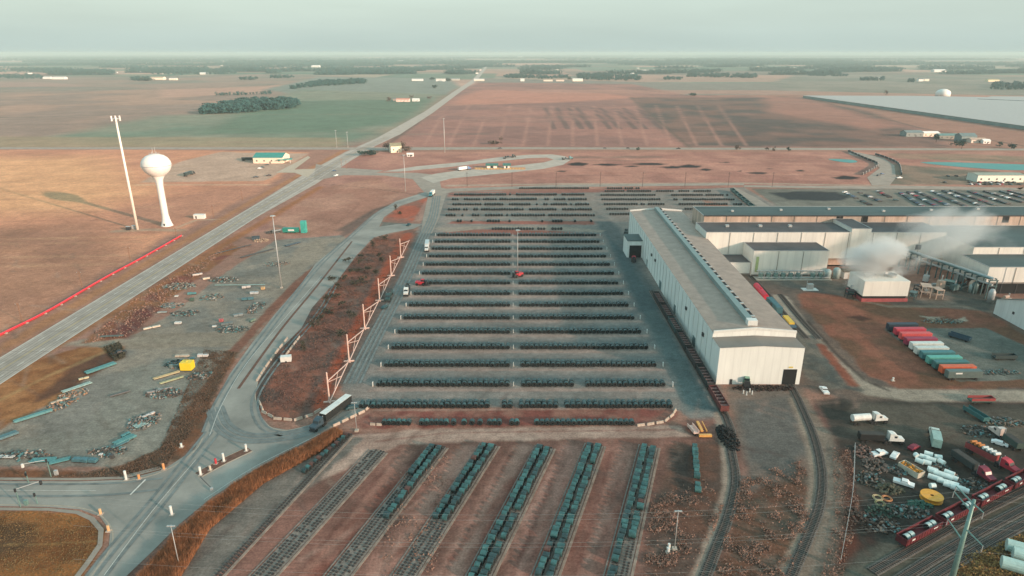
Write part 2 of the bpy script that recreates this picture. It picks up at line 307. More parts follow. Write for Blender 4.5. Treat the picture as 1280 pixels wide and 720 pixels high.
# dirt apron south of the yard
paint([(460, 540), (600, 536), (845, 530), (870, 524), (905, 522), (1060, 500), (1300, 500), (1300, 760), (100, 760), (250, 640), (420, 535)], A(160, 112, 98), 1.5, 3, 1, A(134, 96, 84), 10)
paint([(440, 545), (520, 537), (700, 534), (850, 532), (862, 545), (700, 549), (560, 553), (500, 556), (400, 600), (395, 585)], A(206, 172, 154), 1, 1.6, .95, A(184, 150, 134), 8)
stroke([(470, 552), (560, 541), (850, 537)], .8, A(150, 96, 84), .6, .8); stroke([(450, 560), (560, 548), (845, 543)], 1, A(190, 156, 140), .5, 1)
paint([(420, 545), (455, 548), (330, 660), (250, 740), (170, 740), (250, 655), (330, 600)], A(140, 128, 118), 1, 1.5, 1, A(122, 114, 106), 6)
VPX = lambda x0, y0, y: 915+(x0-915)*(y-66)/(y0-66)
for x, c, w in [(510, A(190, 136, 118), 3.2), (583, A(206, 152, 134), 6), (650, A(206, 156, 138), 7), (712, A(196, 144, 128), 7), (780, A(184, 134, 118), 7)]:
    stroke([(x, 562), (VPX(x, 562, 760), 760)], w, c, .75, 3.5, 2.2)
    for j in range(5): xx = x+rng.uniform(-28, 28); stroke([(xx, rng.uniform(560, 640)), (VPX(xx, 560, 700), 700)], rng.uniform(.5, 1.3), rng.choice([A(150, 92, 78), A(214, 168, 150), A(120, 84, 74)]), .5, 1.5, .9)
for x in (500, 525, 575, 640, 662, 705, 725, 765, 790):
    stroke([(x, 565), (VPX(x, 565, 760), 760)], .9, rng.choice([A(110, 60, 52), A(196, 150, 132)]), .55, 1.2, .7)
for x in (520, 660, 725, 790, 590): paint([(VPX(x, 560, 600), 600), (VPX(x+18, 560, 600), 600), (VPX(x+14, 560, 740), 740), (VPX(x-4, 560, 740), 740)], A(146, 76, 62), 2.5, 3, .5)
paint([(835, 560), (905, 545), (915, 600), (890, 680), (860, 740), (800, 740), (815, 650)], A(124, 86, 70), 3, 3, .9, A(104, 84, 74), 6)
paint([(835, 565), (866, 560), (866, 620), (845, 625)], A(84, 72, 66), 2, 2, .8)
# grounds between the curving tracks, right side
paint([(905, 485), (1000, 482), (1022, 540), (1035, 600), (1010, 680), (985, 745), (890, 745), (925, 650), (932, 590), (920, 540)], A(136, 120, 110), 2, 3, 1, A(150, 124, 110), 9)
paint([(928, 500), (985, 495), (1010, 560), (990, 600), (940, 590), (925, 545)], A(118, 112, 106), 3, 4, .9)
paint([(925, 615), (1010, 590), (1015, 640), (985, 730), (890, 745)], A(126, 80, 58), 2.5, 3, .8, A(96, 80, 66), 5)
paint([(1020, 500), (1075, 496), (1300, 505), (1300, 745), (1040, 745), (1060, 640), (1048, 560)], A(88, 78, 70), 2, 3, 1, A(70, 64, 58), 7)
paint([(1065, 500), (1300, 512), (1290, 560), (1190, 560), (1120, 545), (1060, 540)], A(112, 102, 90), 4, 5, .8)
paint([(1040, 560), (1062, 560), (1075, 640), (1055, 745), (1025, 745), (1045, 650)], A(116, 66, 52), 2, 2, .8)
paint([(1185, 690), (1300, 648), (1300, 760), (1180, 760)], A(96, 76, 50), 2, 2, .95, A(140, 92, 52), 5)
stroke([(1060, 735), (1180, 690), (1300, 630)], 9, A(104, 94, 80), .9, 3)
stroke([(1040, 740), (1100, 700), (1150, 672)], 6, A(116, 116, 104), .7, 4)
stroke([(899, 518), (908, 560), (911, 608), (895, 665), (864, 745)], 3.6, A(184, 158, 140), .95, 1, .3)
stroke([(1003, 500), (1030, 545), (1042, 600), (1032, 650), (1010, 700), (985, 745)], 4.5, A(150, 130, 114), .85, 1.5, .5)
stroke([(992, 500), (1010, 545), (1019, 590), (1016, 632), (1000, 675), (968, 745)], 3.2, A(170, 148, 130), .85, 1, .4)
stroke([(1030, 540), (1045, 590), (1042, 650), (1020, 745)], 4.5, A(160, 140, 124), .8, 1.5, .6)
stroke([(1020, 740), (1045, 660), (1052, 600), (1040, 545)], 3, A(120, 104, 92), .5, 3)
paint([(902, 530), (914, 528), (920, 552), (916, 560), (904, 552)], A(36, 34, 34), 1, 1, .95)
# middle right: brown field, haul road, container yard
paint([(985, 350), (1060, 345), (1300, 380), (1300, 500), (1060, 500), (990, 480), (960, 400), (880, 330), (930, 340)], A(130, 108, 96), 2, 3, 1, A(110, 98, 90), 10)
paint([(995, 368), (1040, 362), (1120, 382), (1230, 388), (1300, 430), (1300, 487), (1125, 487), (1085, 470), (1040, 420), (1005, 385)], A(158, 100, 80), 2, 2, 1, A(126, 90, 70), 12)
paint([(1105, 411), (1232, 410), (1300, 440), (1300, 474), (1200, 477), (1180, 470)], A(112, 116, 108), .6, 1, 1, A(132, 130, 120), 10)
stroke([(975, 372), (1000, 410), (1040, 455), (1085, 487), (1130, 494), (1300, 495)], 9, A(184, 166, 148), .95, 2, .6)
paint([(985, 415), (1020, 420), (1075, 488), (1040, 486), (1005, 470)], A(124, 116, 106), 2, 2, .9, A(92, 96, 92), 5)
stroke([(1026, 432), (1048, 458), (1066, 480)], 4, A(160, 82, 58), .8, 1.5, .8)
stroke([(1060, 372), (1110, 383), (1200, 383), (1240, 390)], 3, A(150, 134, 118), .8, 1.5)
paint([(940, 345), (1075, 343), (1110, 352), (1240, 362), (1250, 385), (1060, 372), (1000, 362), (960, 352)], A(118, 110, 102), 2, 3, 1, A(146, 124, 110), 9)
paint([(1180, 350), (1250, 372), (1235, 392), (1190, 375)], A(84, 84, 78), 2, 3, .8)
stroke([(1010, 402), (1045, 442), (1080, 475), (1110, 488)], 1.6, A(60, 52, 48), .7, 1, .4)
paint([(1060, 396), (1075, 394), (1090, 399), (1078, 402)], A(60, 44, 40), 1, 2, .8)
paint([(1150, 395), (1180, 396), (1165, 400)], A(200, 190, 170), 1, 1, .7); paint([(1190, 400), (1206, 396), (1210, 401), (1196, 403)], A(200, 190, 170), 1, 1, .7)
# random tyre marks and stains everywhere in the works
for k in range(260):
    x = rng.uniform(150, 1290); y = rng.uniform(500, 725); d = rng.uniform(-1, 1)
    a = G2(x, y); ang = R(18.5)+rng.gauss(0, .25) if x < 900 else rng.uniform(0, 3); l = rng.uniform(4, 18)
    stroke([a, (a[0]+math.sin(ang)*l, a[1]+math.cos(ang)*l)], rng.uniform(.4, 1.6), rng.choice([A(96, 60, 52), A(176, 140, 124), A(88, 80, 74)]), .3, 1.5, .8, world=True)
for k in range(160):
    x = rng.uniform(-10, 430); y = rng.uniform(300, 600)
    a = G2(x, y); ang = -R(38)+rng.gauss(0, .2); l = rng.uniform(5, 30)
    stroke([a, (a[0]-math.sin(ang)*l, a[1]-math.cos(ang)*l)], rng.uniform(.4, 2), rng.choice([A(120, 104, 92), A(176, 156, 140), A(104, 98, 92)]), .28, 1.5, .8, world=True)
for px in FW:
    if px[0][1] > 84: paint(px, A(40, 74, 70), 12, 20, .95)
C *= (0.84+.32*fbm(VX, 35, 5, 4))[:, None]
nearm = VX[:, 1] < 700
fine = np.ones(len(VX)); fine[nearm] = .88+.24*fbm(VX[nearm], 6, 77, 3); C *= fine[:, None]
me = bpy.data.meshes.new('ground'); nv, nf = len(VX), len(VF)
me.vertices.add(nv); co = np.zeros((nv, 3), np.float32); co[:, :2] = VX; me.vertices.foreach_set('co', co.ravel())
me.loops.add(nf*4); me.loops.foreach_set('vertex_index', VF.ravel()); me.polygons.add(nf)
me.polygons.foreach_set('loop_start', np.arange(0, nf*4, 4, dtype=np.int32))
ca = me.color_attributes.new('soil', 'FLOAT_COLOR', 'POINT'); cc = np.ones((nv, 4), np.float32); cc[:, :3] = C; ca.data.foreach_set('color', cc.ravel())
me.update(); me.validate()
ground = bpy.data.objects.new('ground', me); COL.objects.link(ground); ground['kind'] = 'structure'
m = bpy.data.materials.new('soil_and_fields'); m.use_nodes = True; N = m.node_tree.nodes; L = m.node_tree.links; b = N['Principled BSDF']; b.inputs['Roughness'].default_value = .95; b.inputs['Specular IOR Level'].default_value = .15
at = N.new('ShaderNodeAttribute'); at.attribute_name = 'soil'; ge = N.new('ShaderNodeNewGeometry'); prev = at.outputs['Color']; hs = []
for s, v, st in ((.05, .14, (1, 1, 1)), (.35, .22, (1, 1, 1)), (1.6, .3, (1, 1, 1)), (.5, .12, (.25, 3, 1))):
    mp = N.new('ShaderNodeMapping'); mp.inputs['Scale'].default_value = st; L.new(ge.outputs['Position'], mp.inputs[0])
    n = N.new('ShaderNodeTexNoise'); n.inputs['Scale'].default_value = s; n.inputs['Detail'].default_value = 5; n.inputs['Roughness'].default_value = .65; L.new(mp.outputs[0], n.inputs['Vector'])
    r = N.new('ShaderNodeMapRange'); r.inputs['From Min'].default_value = .3; r.inputs['From Max'].default_value = .7; r.inputs['To Min'].default_value = 1-v; r.inputs['To Max'].default_value = 1+v; L.new(n.outputs['Fac'], r.inputs['Value'])
    sm = N.new('ShaderNodeVectorMath'); sm.operation = 'SCALE'; L.new(prev, sm.inputs[0]); L.new(r.outputs[0], sm.inputs['Scale']); prev = sm.outputs[0]; hs.append(n)
L.new(prev, b.inputs['Base Color'])
bp = N.new('ShaderNodeBump'); bp.inputs['Strength'].default_value = .2; bp.inputs['Distance'].default_value = .25; L.new(hs[1].outputs['Fac'], bp.inputs['Height']); L.new(bp.outputs[0], b.inputs['Normal'])
me.materials.append(m)
# ================================================================ ROADS
LAY = [.02]
def sheet(name, px, m, z=None, kind='structure', world=False, smooth=0, lbl=None):
    pts = [tuple(p[:2]) for p in px] if world else [G2(*p) for p in px]
    if z is None: LAY[0] += .012; z = LAY[0]
    if smooth:
        q = []; n = len(pts)
        for i in range(n):
            p0, p1, p2, p3 = [np.array(pts[(i+j-1) % n]) for j in range(4)]
            for t in (0, .5): q.append(tuple(.5*((2*p1)+(-p0+p2)*t+(2*p0-5*p1+4*p2-p3)*t*t+(-p0+3*p1-3*p2+p3)*t**3)))
        pts = q
    vs = [Vector((p[0], p[1], 0)) for p in pts]; tr = geometry.tessellate_polygon([vs])
    mb = MB(); mb.add([(p[0], p[1], z) for p in pts], [t for t in tr]); o = mb.build(name, m)
    for p in o.data.polygons:
        if p.normal.z < 0: p.flip()
    o['kind'] = kind; return o
def ribbon_pts(px, w, world=False, sub=4):
    P = [np.array(p, float) if world else np.array(G2(*p)) for p in px]; q = []
    P = [2*P[0]-P[1]]+P+[2*P[-1]-P[-2]]
    for i in range(1, len(P)-2):
        for k in range(sub):
            t = k/sub; p0, p1, p2, p3 = P[i-1], P[i], P[i+1], P[i+2]
            q.append(.5*((2*p1)+(-p0+p2)*t+(2*p0-5*p1+4*p2-p3)*t*t+(-p0+3*p1-3*p2+p3)*t**3))
    q.append(P[-2]); return q
def offset(q, d):
    out = []
    for i, p in enumerate(q):
        t = q[min(i+1, len(q)-1)]-q[max(i-1, 0)]; t = t/max(1e-9, np.hypot(*t)); out.append(p+np.array((-t[1], t[0]))*d)
    return out
def ribbon(mb, q, w, z, d=0, dash=None):
    if dash:
        acc = 0
        for i in range(len(q)-1):
            Lg = np.hypot(*(q[i+1]-q[i])); t = (q[i+1]-q[i])/Lg; nn = np.array((-t[1], t[0])); s = 0
            while s < Lg:
                if (acc+s) % (dash*3) < dash:
                    e = min(Lg, s+1.); a = q[i]+t*s+nn*d; b2 = q[i]+t*e+nn*d
                    mb.add([(*(a-nn*w/2), z), (*(b2-nn*w/2), z), (*(b2+nn*w/2), z), (*(a+nn*w/2), z)], [(0, 1, 2, 3)])
                s += 1.
            acc += Lg
        return
    a, b2 = offset(q, d-w/2), offset(q, d+w/2); n = len(q)
    mb.add([(*p, z) for p in a]+[(*p, z) for p in b2], [(i, i+1, n+i+1, n+i) for i in range(n-1)])
def wallpath(mb, q, w, h, z0=0):
    a, b2 = offset(q, -w/2), offset(q, w/2); n = len(q)
    vs = [(*p, z0) for p in a]+[(*p, z0) for p in b2]+[(*p, z0+h) for p in a]+[(*p, z0+h) for p in b2]
    fs = []
    for i in range(n-1): fs += [(i, i+1, 2*n+i+1, 2*n+i), (n+i, 3*n+i, 3*n+i+1, n+i+1), (2*n+i, 2*n+i+1, 3*n+i+1, 3*n+i)]
    fs += [(0, 2*n, 3*n, n), (n-1, 2*n-1, 4*n-1, 3*n-1)]; mb.add(vs, fs)
m_conc = mat('road_concrete', A(172, 158, 144), .85, 0, .22, .12, .1)
m_hwy = mat('highway_concrete', A(196, 182, 168), .85, 0, .22, .1, .1)
m_acc = mat('access_road_asphalt', A(168, 162, 152), .85, 0, .32, .05, .1)
m_line = mat('road_paint_white', (.62, .58, .52), .7, 0, .25, .8)
m_yel = mat('road_paint_yellow', (.5, .36, .14), .7, 0, .25, .8)
m_kerb = mat('kerb_concrete', A(190, 176, 158), .85, 0, .15, .8)
sheet('highway', [(-80, 496), (0, 447), (145, 360), (320, 255), (383, 216), (432, 190), (470, 173), (530, 140), (565, 116), (590, 100), (604, 86), (610, 78), (612.5, 78), (607.5, 86), (597, 100), (574, 116), (541, 141), (500, 168), (470, 182), (440, 200), (395, 230), (320, 272), (185, 360), (0, 480), (-80, 535)], m_hwy)
sheet('cross_road', [(-700, 183.8), (430, 184.2), (640, 184), (1000, 184.9), (1900, 187.4), (1900, 189.4), (1000, 187.5), (640, 186.5), (470, 188), (430, 187), (-700, 186)], m_conc)
mb = MB()
hq = ribbon_pts([(-80, 515), (0, 463.5), (165, 360), (320, 263.5), (389, 223), (436, 195), (485, 171)], 1)
for d in (-8.2, 8.2): ribbon(mb, hq, .35, .09, d)
ribbon(mb, hq, .3, .09, -4, dash=4); ribbon(mb, hq, .3, .09, 4, dash=4)
mb.build('lane_marking', m_line)['kind'] = 'structure'
mb = MB()
for d in (-.25, .25): ribbon(mb, hq, .16, .09, d)
mb.build('centre_marking', m_yel)['kind'] = 'structure'
sheet('entrance_road', [(395, 205), (415, 209), (480, 213), (470, 216), (520, 216), (548, 219), (552, 236), (535, 244), (528, 238), (516, 224), (480, 219.5), (430, 219), (392, 226)], m_conc)
sheet('loop_road', [(478, 214.5), (520, 208), (580, 202.5), (620, 197), (660, 193.5), (690, 193), (706, 195.3), (714, 199.5), (704, 206), (680, 211), (640, 215.5), (600, 219.5), (565, 223), (542, 229), (526, 222), (545, 217), (570, 213.5), (600, 211), (640, 207.5), (680, 203), (692, 199.5), (684, 197), (660, 197.8), (620, 202), (560, 209), (500, 214.5)], mat('loop_concrete', A(198, 186, 172), .85, 0, .2, .1))
sheet('yard_road', [(536, 232), (558, 236), (700, 231), (930, 229), (930, 231.5), (700, 234), (566, 239.5), (558, 242), (549, 272), (540, 292), (526, 292), (529, 272), (535, 246), (530, 240)], m_conc)
sheet('access_road', [(532, 240), (495, 251.5), (470, 266), (445, 289), (420, 309), (395, 329), (374, 358), (345, 391), (315, 429), (287, 468), (268, 505), (255, 540), (243, 562), (205, 587), (155, 600), (100, 602), (-60, 601), (-60, 633), (0, 633), (60, 634), (100, 637), (125, 646), (138, 664), (136, 685), (120, 708), (105, 725), (60, 790), (100, 790), (150, 728), (190, 690), (225, 655), (265, 622), (320, 587), (400, 543), (428, 528), (462, 508), (456, 500), (440, 503), (415, 519), (390, 531), (360, 538), (338, 534), (325, 519), (319, 495), (322, 478), (345, 442), (377, 410), (390, 385), (412, 360), (420, 354), (445, 320), (467, 297), (490, 291), (517, 286), (530, 280), (512, 279.5), (495, 280.5), (474, 283.5), (480, 271.5), (500, 257.5), (535, 246)], m_acc)
sheet('haul_road', [(918, 234), (945, 247), (975, 266), (985, 270), (970, 270), (940, 254), (912, 236)], m_conc)
sheet('side_road', [(1060, 190), (1075, 191), (1105, 198), (1118, 207), (1120, 222), (1112, 232), (1090, 232), (1084, 222), (1100, 210), (1088, 200), (1062, 193)], m_conc)
sheet('side_road', [(930, 231.7), (1090, 233), (1120, 232), (1320, 236), (1320, 239), (1120, 236), (1085, 236.5), (930, 234)], m_conc)
sheet('shop_driveway', [(345, 216), (385, 195), (388, 197), (368, 212), (395, 211), (385, 222), (368, 216)], mat('pale_gravel', A(206, 188, 166), .9, 0, .15, .3))
for px in ([(-60, 630.5), (60, 632), (100, 635), (125, 644), (140, 663), (138, 685), (120, 712), (100, 740)], [(-60, 603), (100, 604), (155, 602), (205, 589), (243, 564), (256, 541)], [(322, 478), (319, 495), (325, 519), (338, 534), (360, 538), (390, 531)]):
    mb = MB(); wallpath(mb, ribbon_pts(px, 1), .35, .14); mb.build('kerb', m_kerb)['kind'] = 'structure'
sheet('pavement', [(-60, 597), (100, 598), (150, 596), (200, 583), (205, 586), (155, 599), (100, 601), (-60, 600)], m_conc)
sheet('pavement', [(-60, 634.5), (60, 635.5), (98, 639), (118, 647), (130, 662), (128, 683), (112, 706), (90, 735), (82, 735), (106, 704), (122, 681), (123, 664), (112, 651), (95, 643), (60, 639), (-60, 638)], m_conc)
mb = MB()
for px, w in (([(440, 302), (396, 358), (357, 405), (325, 448), (298, 486)], 1.1),):
    wallpath(mb, ribbon_pts(px, 1), w, .16)
mb.build('median_strip', mat('median_soil', A(126, 88, 72), .9, 0, .3, .6))['kind'] = 'structure'
mb = MB()
for px in ([(402, 345), (350, 405), (308, 455), (278, 505), (262, 545)], [(245, 575), (190, 640), (130, 720)], [(400, 600-57), (320, 583), (255, 625)]): ribbon(mb, ribbon_pts(px, 1), .16, LAY[0]+.01)
for k in range(1): ribbon(mb, ribbon_pts([(163, 619), (182, 600)], 1), .45, LAY[0]+.014)
ribbon(mb, ribbon_pts([(-60, 613), (120, 614)], 1), .14, LAY[0]+.018)
mb.build('lane_marking', m_line)['kind'] = 'structure'
m_wear = mat('tyre_worn_asphalt', A(134, 138, 134), .7, 0, .35, .25); m_crk = mat('tar_seal', (.03, .03, .032), .7)
mb = MB()
for px, offs, w_ in (([(520, 247), (480, 262), (440, 296), (405, 328), (372, 368), (330, 424), (298, 468), (276, 505), (262, 540)], (-2.2, .2), .9), ([(262, 540), (230, 580), (190, 630), (130, 700), (80, 770)], (-1.2, 1, 3.6), .9), ([(432, 512), (400, 533), (360, 545), (310, 548), (280, 535), (268, 510)], (-2.6, -1, .8, 2.4), 1.3), ([(420, 355), (398, 392), (364, 432), (332, 474), (318, 505), (330, 535), (365, 546)], (-1, 1.1), .8), ([(-60, 612), (120, 612), (200, 605)], (-3, 2.6), .9), ([(546, 245), (541, 272), (528, 300), (506, 350), (470, 420), (440, 480)], (-3, -1, 1, 3), 1.0)):
    for o2 in offs: ribbon(mb, ribbon_pts(px, 1), w_, LAY[0]+.004+abs(o2)*.0003, o2)
mb.build('tyre_track', m_wear)['kind'] = 'structure'
mb = MB()
for o2 in (-6.2, -4.7, -2.6, -1.2, 1.2, 2.7, 4.7, 6.2): ribbon(mb, hq, .55, .085, o2)
mb.build('tyre_track', mat('tyre_worn_concrete', A(166, 156, 146), .8, 0, .25, .2))['kind'] = 'structure'
mb = MB()
for k in range(70):
    x, y = (rng.uniform(150, 420), rng.uniform(300, 620)); a = G2(x, y); t_ = rng.random()*3.14
    if 0: pass
for k in range(46):
    i = int(rng.random()*(len(hq)-2)); c_ = hq[i]; t_ = hq[i+1]-hq[i]; t_ = t_/np.hypot(*t_); n_2 = np.array((-t_[1], t_[0])); a = c_-n_2*8.2; b9 = c_+n_2*8.2
    ribbon(mb, [a, (a+b9)/2, b9], .12, .088)
mb.build('road_joint', m_crk)['kind'] = 'structure'
# ponds
m_w = mat('pond_water', (.03, .21, .19), .45, 0, .1, .05)
sheet('pond', [(1150, 203), (1190, 203), (1290, 206), (1330, 208), (1330, 212), (1270, 213), (1230, 211), (1180, 207)], m_w, smooth=1)
sheet('pond', [(1035, 198.8), (1062, 199.5), (1072, 202), (1064, 203.8), (1045, 201.5)], m_w, smooth=1)
# ================================================================ RAILWAY TRACKS
m_rail = mat('rail_steel', (.16, .12, .10), .45, .6, .2, 1); m_slp = mat('sleeper_wood', (.05, .04, .035), .9, 0, .4, 1); m_bal = mat('ballast', A(134, 120, 110), .95, 0, .45, 1.6, .5)
def resample(q, d):
    out = [q[0]]; acc = 0
    for i in range(len(q)-1):
        Lg = np.hypot(*(q[i+1]-q[i])); t = (q[i+1]-q[i])/Lg; s = d-acc
        while s <= Lg: out.append(q[i]+t*s); s += d
        acc = (acc+Lg) % d
    return out
def track(px, label, world=False, ballast=3.2):
    q = resample(ribbon_pts(px, 1, world), 2.); t = bpy.data.objects.new('railway_track', None); COL.objects.link(t); t['kind'] = 'structure'
    LAY[0] += .006
    mb = MB(); wallpath(mb, q, ballast, .1, 0); mb.build('ballast', m_bal, t)
    for d in (-.75, .75): mb = MB(); wallpath(mb, offset(q, d), .14, .16, .2); mb.build('rail', m_rail, t)
    mb = MB(); q2 = resample(q, .75)
    for i in range(len(q2)-1):
        a = q2[i+1]-q2[i]; mb.box((*q2[i], .16), (2.5, .28, .12), math.atan2(a[1], a[0])-math.pi/2)
    s = mb.build('sleepers', m_slp, t); s['kind'] = 'stuff'
    return q
track([(74.8, 330), (74.8, 260), (74.8, 200), G2(913, 560), G2(919, 600), G2(910, 645), G2(893, 690), G2(872, 745)], 'a', True)
track([G2(985, 476), G2(998, 500), G2(1017, 545), G2(1027, 590), G2(1024, 632), G2(1008, 675), G2(978, 745)], 'b', True)
track([(1090, 715), (1125, 695), (1215, 645), (1330, 590)], 'c')
track([(1095, 745), (1180, 690), (1280, 636), (1350, 604)], 'd'); track([(1130, 745), (1200, 700), (1280, 655), (1350, 624)], 'e')
track([(938, 345), (958, 366), (985, 398), (1010, 425)], 'f'); track([(975, 368), (1000, 398), (1025, 425)], 'g')
# ================================================================ STEEL COILS
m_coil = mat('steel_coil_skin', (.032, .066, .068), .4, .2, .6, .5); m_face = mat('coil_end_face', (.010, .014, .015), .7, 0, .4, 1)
m_coil2 = mat('steel_coil_wrapped', (.042, .115, .112), .45, .15, .6, .45)
m_coil3 = mat('steel_coil_rust', (.11, .05, .04), .6, .2, .4, .5)
protos = []
for mm, lab in ((m_coil2, 'green-blue'), (m_coil, 'dark grey'), (m_coil3, 'rusty red')):
    for w in (1.5, 1.85):
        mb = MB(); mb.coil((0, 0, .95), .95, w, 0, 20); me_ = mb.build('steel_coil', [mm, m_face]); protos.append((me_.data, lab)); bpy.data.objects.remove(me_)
def coil_obj(x, y, rz, k, label, group, z=.1, sc_=1.):
    o = bpy.data.objects.new('steel_coil', protos[k][0]); COL.objects.link(o); o.location = (x, y, z); o.rotation_euler = (0, 0, rz); o.scale = (sc_,)*3
    return tag(o, label, 'steel coil', group)
DX, DY = math.sin(R(18.5)), math.cos(R(18.5))
m_sad = mat('saddle_timber', (.045, .04, .038), .9, 0, .4, 1); m_grav = mat('rack_gravel', A(148, 136, 126), .95, 0, .4, 1.2, .3)
NC = [0]
RK = ['first', 'second', 'third', 'fourth', 'fifth', 'sixth']
racks = [((470, 567), 0, [], []), ((546, 561), 0, range(0, 8), range(0, 18)), ((610.5, 559), 0, range(0, 19), range(0, 19)), ((680, 562), 0, range(0, 30), range(0, 30)), ((743, 559), 0, range(0, 30), range(0, 30)), ((811, 561), 0, range(0, 30), range(0, 22))]
for ri, (fp, _, la, lb) in enumerate(racks):
    p = G(*fp); t = thing('coil_rack', f'{RK[ri]} long timber and gravel coil rack counting from the reed hedge', 'coil rack', (0, 0, 0), 0, 'coil racks on the dirt south of the yard')
    Lg = 72; q = [np.array((p.x+DX*1.5-DX*s, p.y+DY*1.5-DY*s)) for s in (0, Lg)]
    mb = MB(); wallpath(mb, q, 5.4, .05); mb.build('gravel_bed', m_grav, t)
    mb = MB(); wallpath(mb, offset(q, 3.3), .7, .1); mb.build('edge_beam', mat('rack_kerb', A(168, 144, 128), .9, 0, .45, .4), t); mb = MB(); wallpath(mb, offset(q, -3.3), .35, .12); mb.build('edge_beam', m_grav, t)
    mb = MB()
    for s in range(Lg*1):
        for d in (-1.9, -.8, .8, 1.9):
            if rng.random() < .93: mb.box((q[0][0]-DX*s*1.0+DY*d+rng.gauss(0, .05), q[0][1]-DY*s*1.0-DX*d, .17), (.55, .5, .3+rng.random()*.1), -R(18.5)+rng.gauss(0, .1))
    mb.build('saddles', m_sad, t)['kind'] = 'stuff'
    for side, rr in ((-1, la), (1, lb)):
        for i in rr:
            if rng.random() < .03 and i > 2: continue
            s = i*2.0+.8; x = p.x-DX*s+side*1.35*DY+rng.gauss(0, .08); y = p.y-DY*s-side*1.35*DX+rng.gauss(0, .1)
            k = rng.choice([0, 0, 1, 1, 2, 3]) if rng.random() > .02 else 4
            coil_obj(x, y, -R(18.5)+math.pi/2+rng.gauss(0, .03), k, f'{protos[k][1]} steel coil, {nth(i)} from the far end, {"near the reed hedge" if 0 else ("west" if side < 0 else "east")} line of the {RK[ri]} rack', f'coils on the {RK[ri]} rack', .12, rng.uniform(.9, 1.06)); NC[0] += 1
# short line by the bend of the track and single line on the reed side
a, b_ = G(868, 561), G(872, 615)
for i in range(11):
    f = i/10
    if i == 8: continue
    coil_obj(a.x+(b_.x-a.x)*f, a.y+(b_.y-a.y)*f, R(78), 1 if i % 3 else 0, f'green-blue steel coil, {nth(i)} in the short line by the curving track', 'coils by the curving track', 0); NC[0] += 1
a, b_ = G(434, 546), G(381, 591)
for i in range(13):
    f = i/12; coil_obj(a.x+(b_.x-a.x)*f, a.y+(b_.y-a.y)*f, math.atan2(b_.y-a.y, b_.x-a.x)+rng.gauss(0, .05), [4, 1, 3, 5, 2][i % 5], f'small {protos[[4,1,3,5,2][i%5]][1]} steel coil, {nth(i)} from the top of the line beside the reeds', 'small coils beside the reeds', 0, .8); NC[0] += 1
q = [np.array(G2(437, 543)), np.array(G2(258, 735))]; t = thing('coil_rack', 'narrow single coil rack running beside the orange reeds', 'coil rack', group='coil racks on the dirt south of the yard')
mb = MB(); wallpath(mb, offset(q, 1.6), .8, .12); mb.build('edge_beam', mat('rack_kerb', A(182, 156, 138), .9, 0, .3, .5), t); mb = MB()
dv = (q[1]-q[0]); Ln = np.hypot(*dv); dv = dv/Ln
for s in range(int(Ln)):
    for d in (-.5, .6): mb.box((*(q[0]+dv*s*1.+np.array((dv[1], -dv[0]))*-d), .15), (.5, .45, .3), math.atan2(dv[1], dv[0]))
mb.build('saddles', m_sad, t)['kind'] = 'stuff'
# sparse line on the red strip in front of the yard
xs = [480+i*6.1 for i in range(6)]+[527+i*6.1 for i in range(6)]+[567, 580, 590, 600, 612, 618, 624, 640, 646]+[671+i*6.6 for i in range(19)]
for i, x in enumerate(xs):
    g = G(x, 532); k = rng.choice([0, 0, 1, 2, 3]); coil_obj(g.x, g.y+.8, rng.gauss(0, .06), k, f'{protos[k][1]} steel coil, {nth(i)} along the sparse row on the red dirt strip', 'coils along the red dirt strip', 0); NC[0] += 1
# dense rows
smb = MB(); rows = []
rows.append((206.6, -54, 58, .99))
for k in range(14): rows.append((222.7+16.8*k, -51, 59.6, .997))
for y in (481, 500, 520, 539, 559, 579): rows.append((y, -51, 64, .55 if y == 481 else .9))
def wx(x, y): return G(x, y).x
for y, segs in ((240, [(757, 862), (868, 892)]), (245, [(752, 820), (840, 910)]), (250.5, [(753, 826), (843, 918)]), (256.5, [(756, 832), (850, 928)]), (262.5, [(759, 785), (857, 937)]), (269, [(763, 786)]), (287.5, [(616, 704)]), (236.5, [(650, 735), (760, 800)])):
    for s0, s1 in segs: rows.append((G(640, y).y, wx(s0, y), wx(s1, y), .95))
first = True
for ri, (y, x0, x1, dens) in enumerate(rows):
    x = x0; run = 0; gap = 0; ic = 0
    while x < x1:
        if ri < 15 and abs(x-1.5) < 1.6: x += 2.05; continue
        if gap > 0: gap -= 1; x += 2.05; continue
        if rng.random() > dens: gap = rng.choice([0, 1, 2, 4] if dens < .6 else [0, 0, 1]); x += 2.05; continue
        r = rng.uniform(.86, 1.02); w = rng.uniform(1.3, 1.75)
        if ri == 0 and NC[0] < 300:
            k = rng.choice([1, 2, 3]); coil_obj(x, y+.9, 0, k, f'{protos[k][1]} steel coil, {nth(ic)} from the truck end of the first full row', 'coils in the first full yard row', 0); NC[0] += 1; ic += 1
        else:
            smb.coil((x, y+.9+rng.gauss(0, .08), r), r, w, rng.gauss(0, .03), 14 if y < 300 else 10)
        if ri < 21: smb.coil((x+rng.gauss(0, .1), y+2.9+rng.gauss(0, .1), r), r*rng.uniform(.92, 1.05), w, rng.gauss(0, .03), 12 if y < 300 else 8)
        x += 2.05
o = smb.build('steel_coils', [m_coil, m_face]); tag(o, 'long dense rows of dark steel coils filling the paved yard', 'steel coils', kind='stuff')
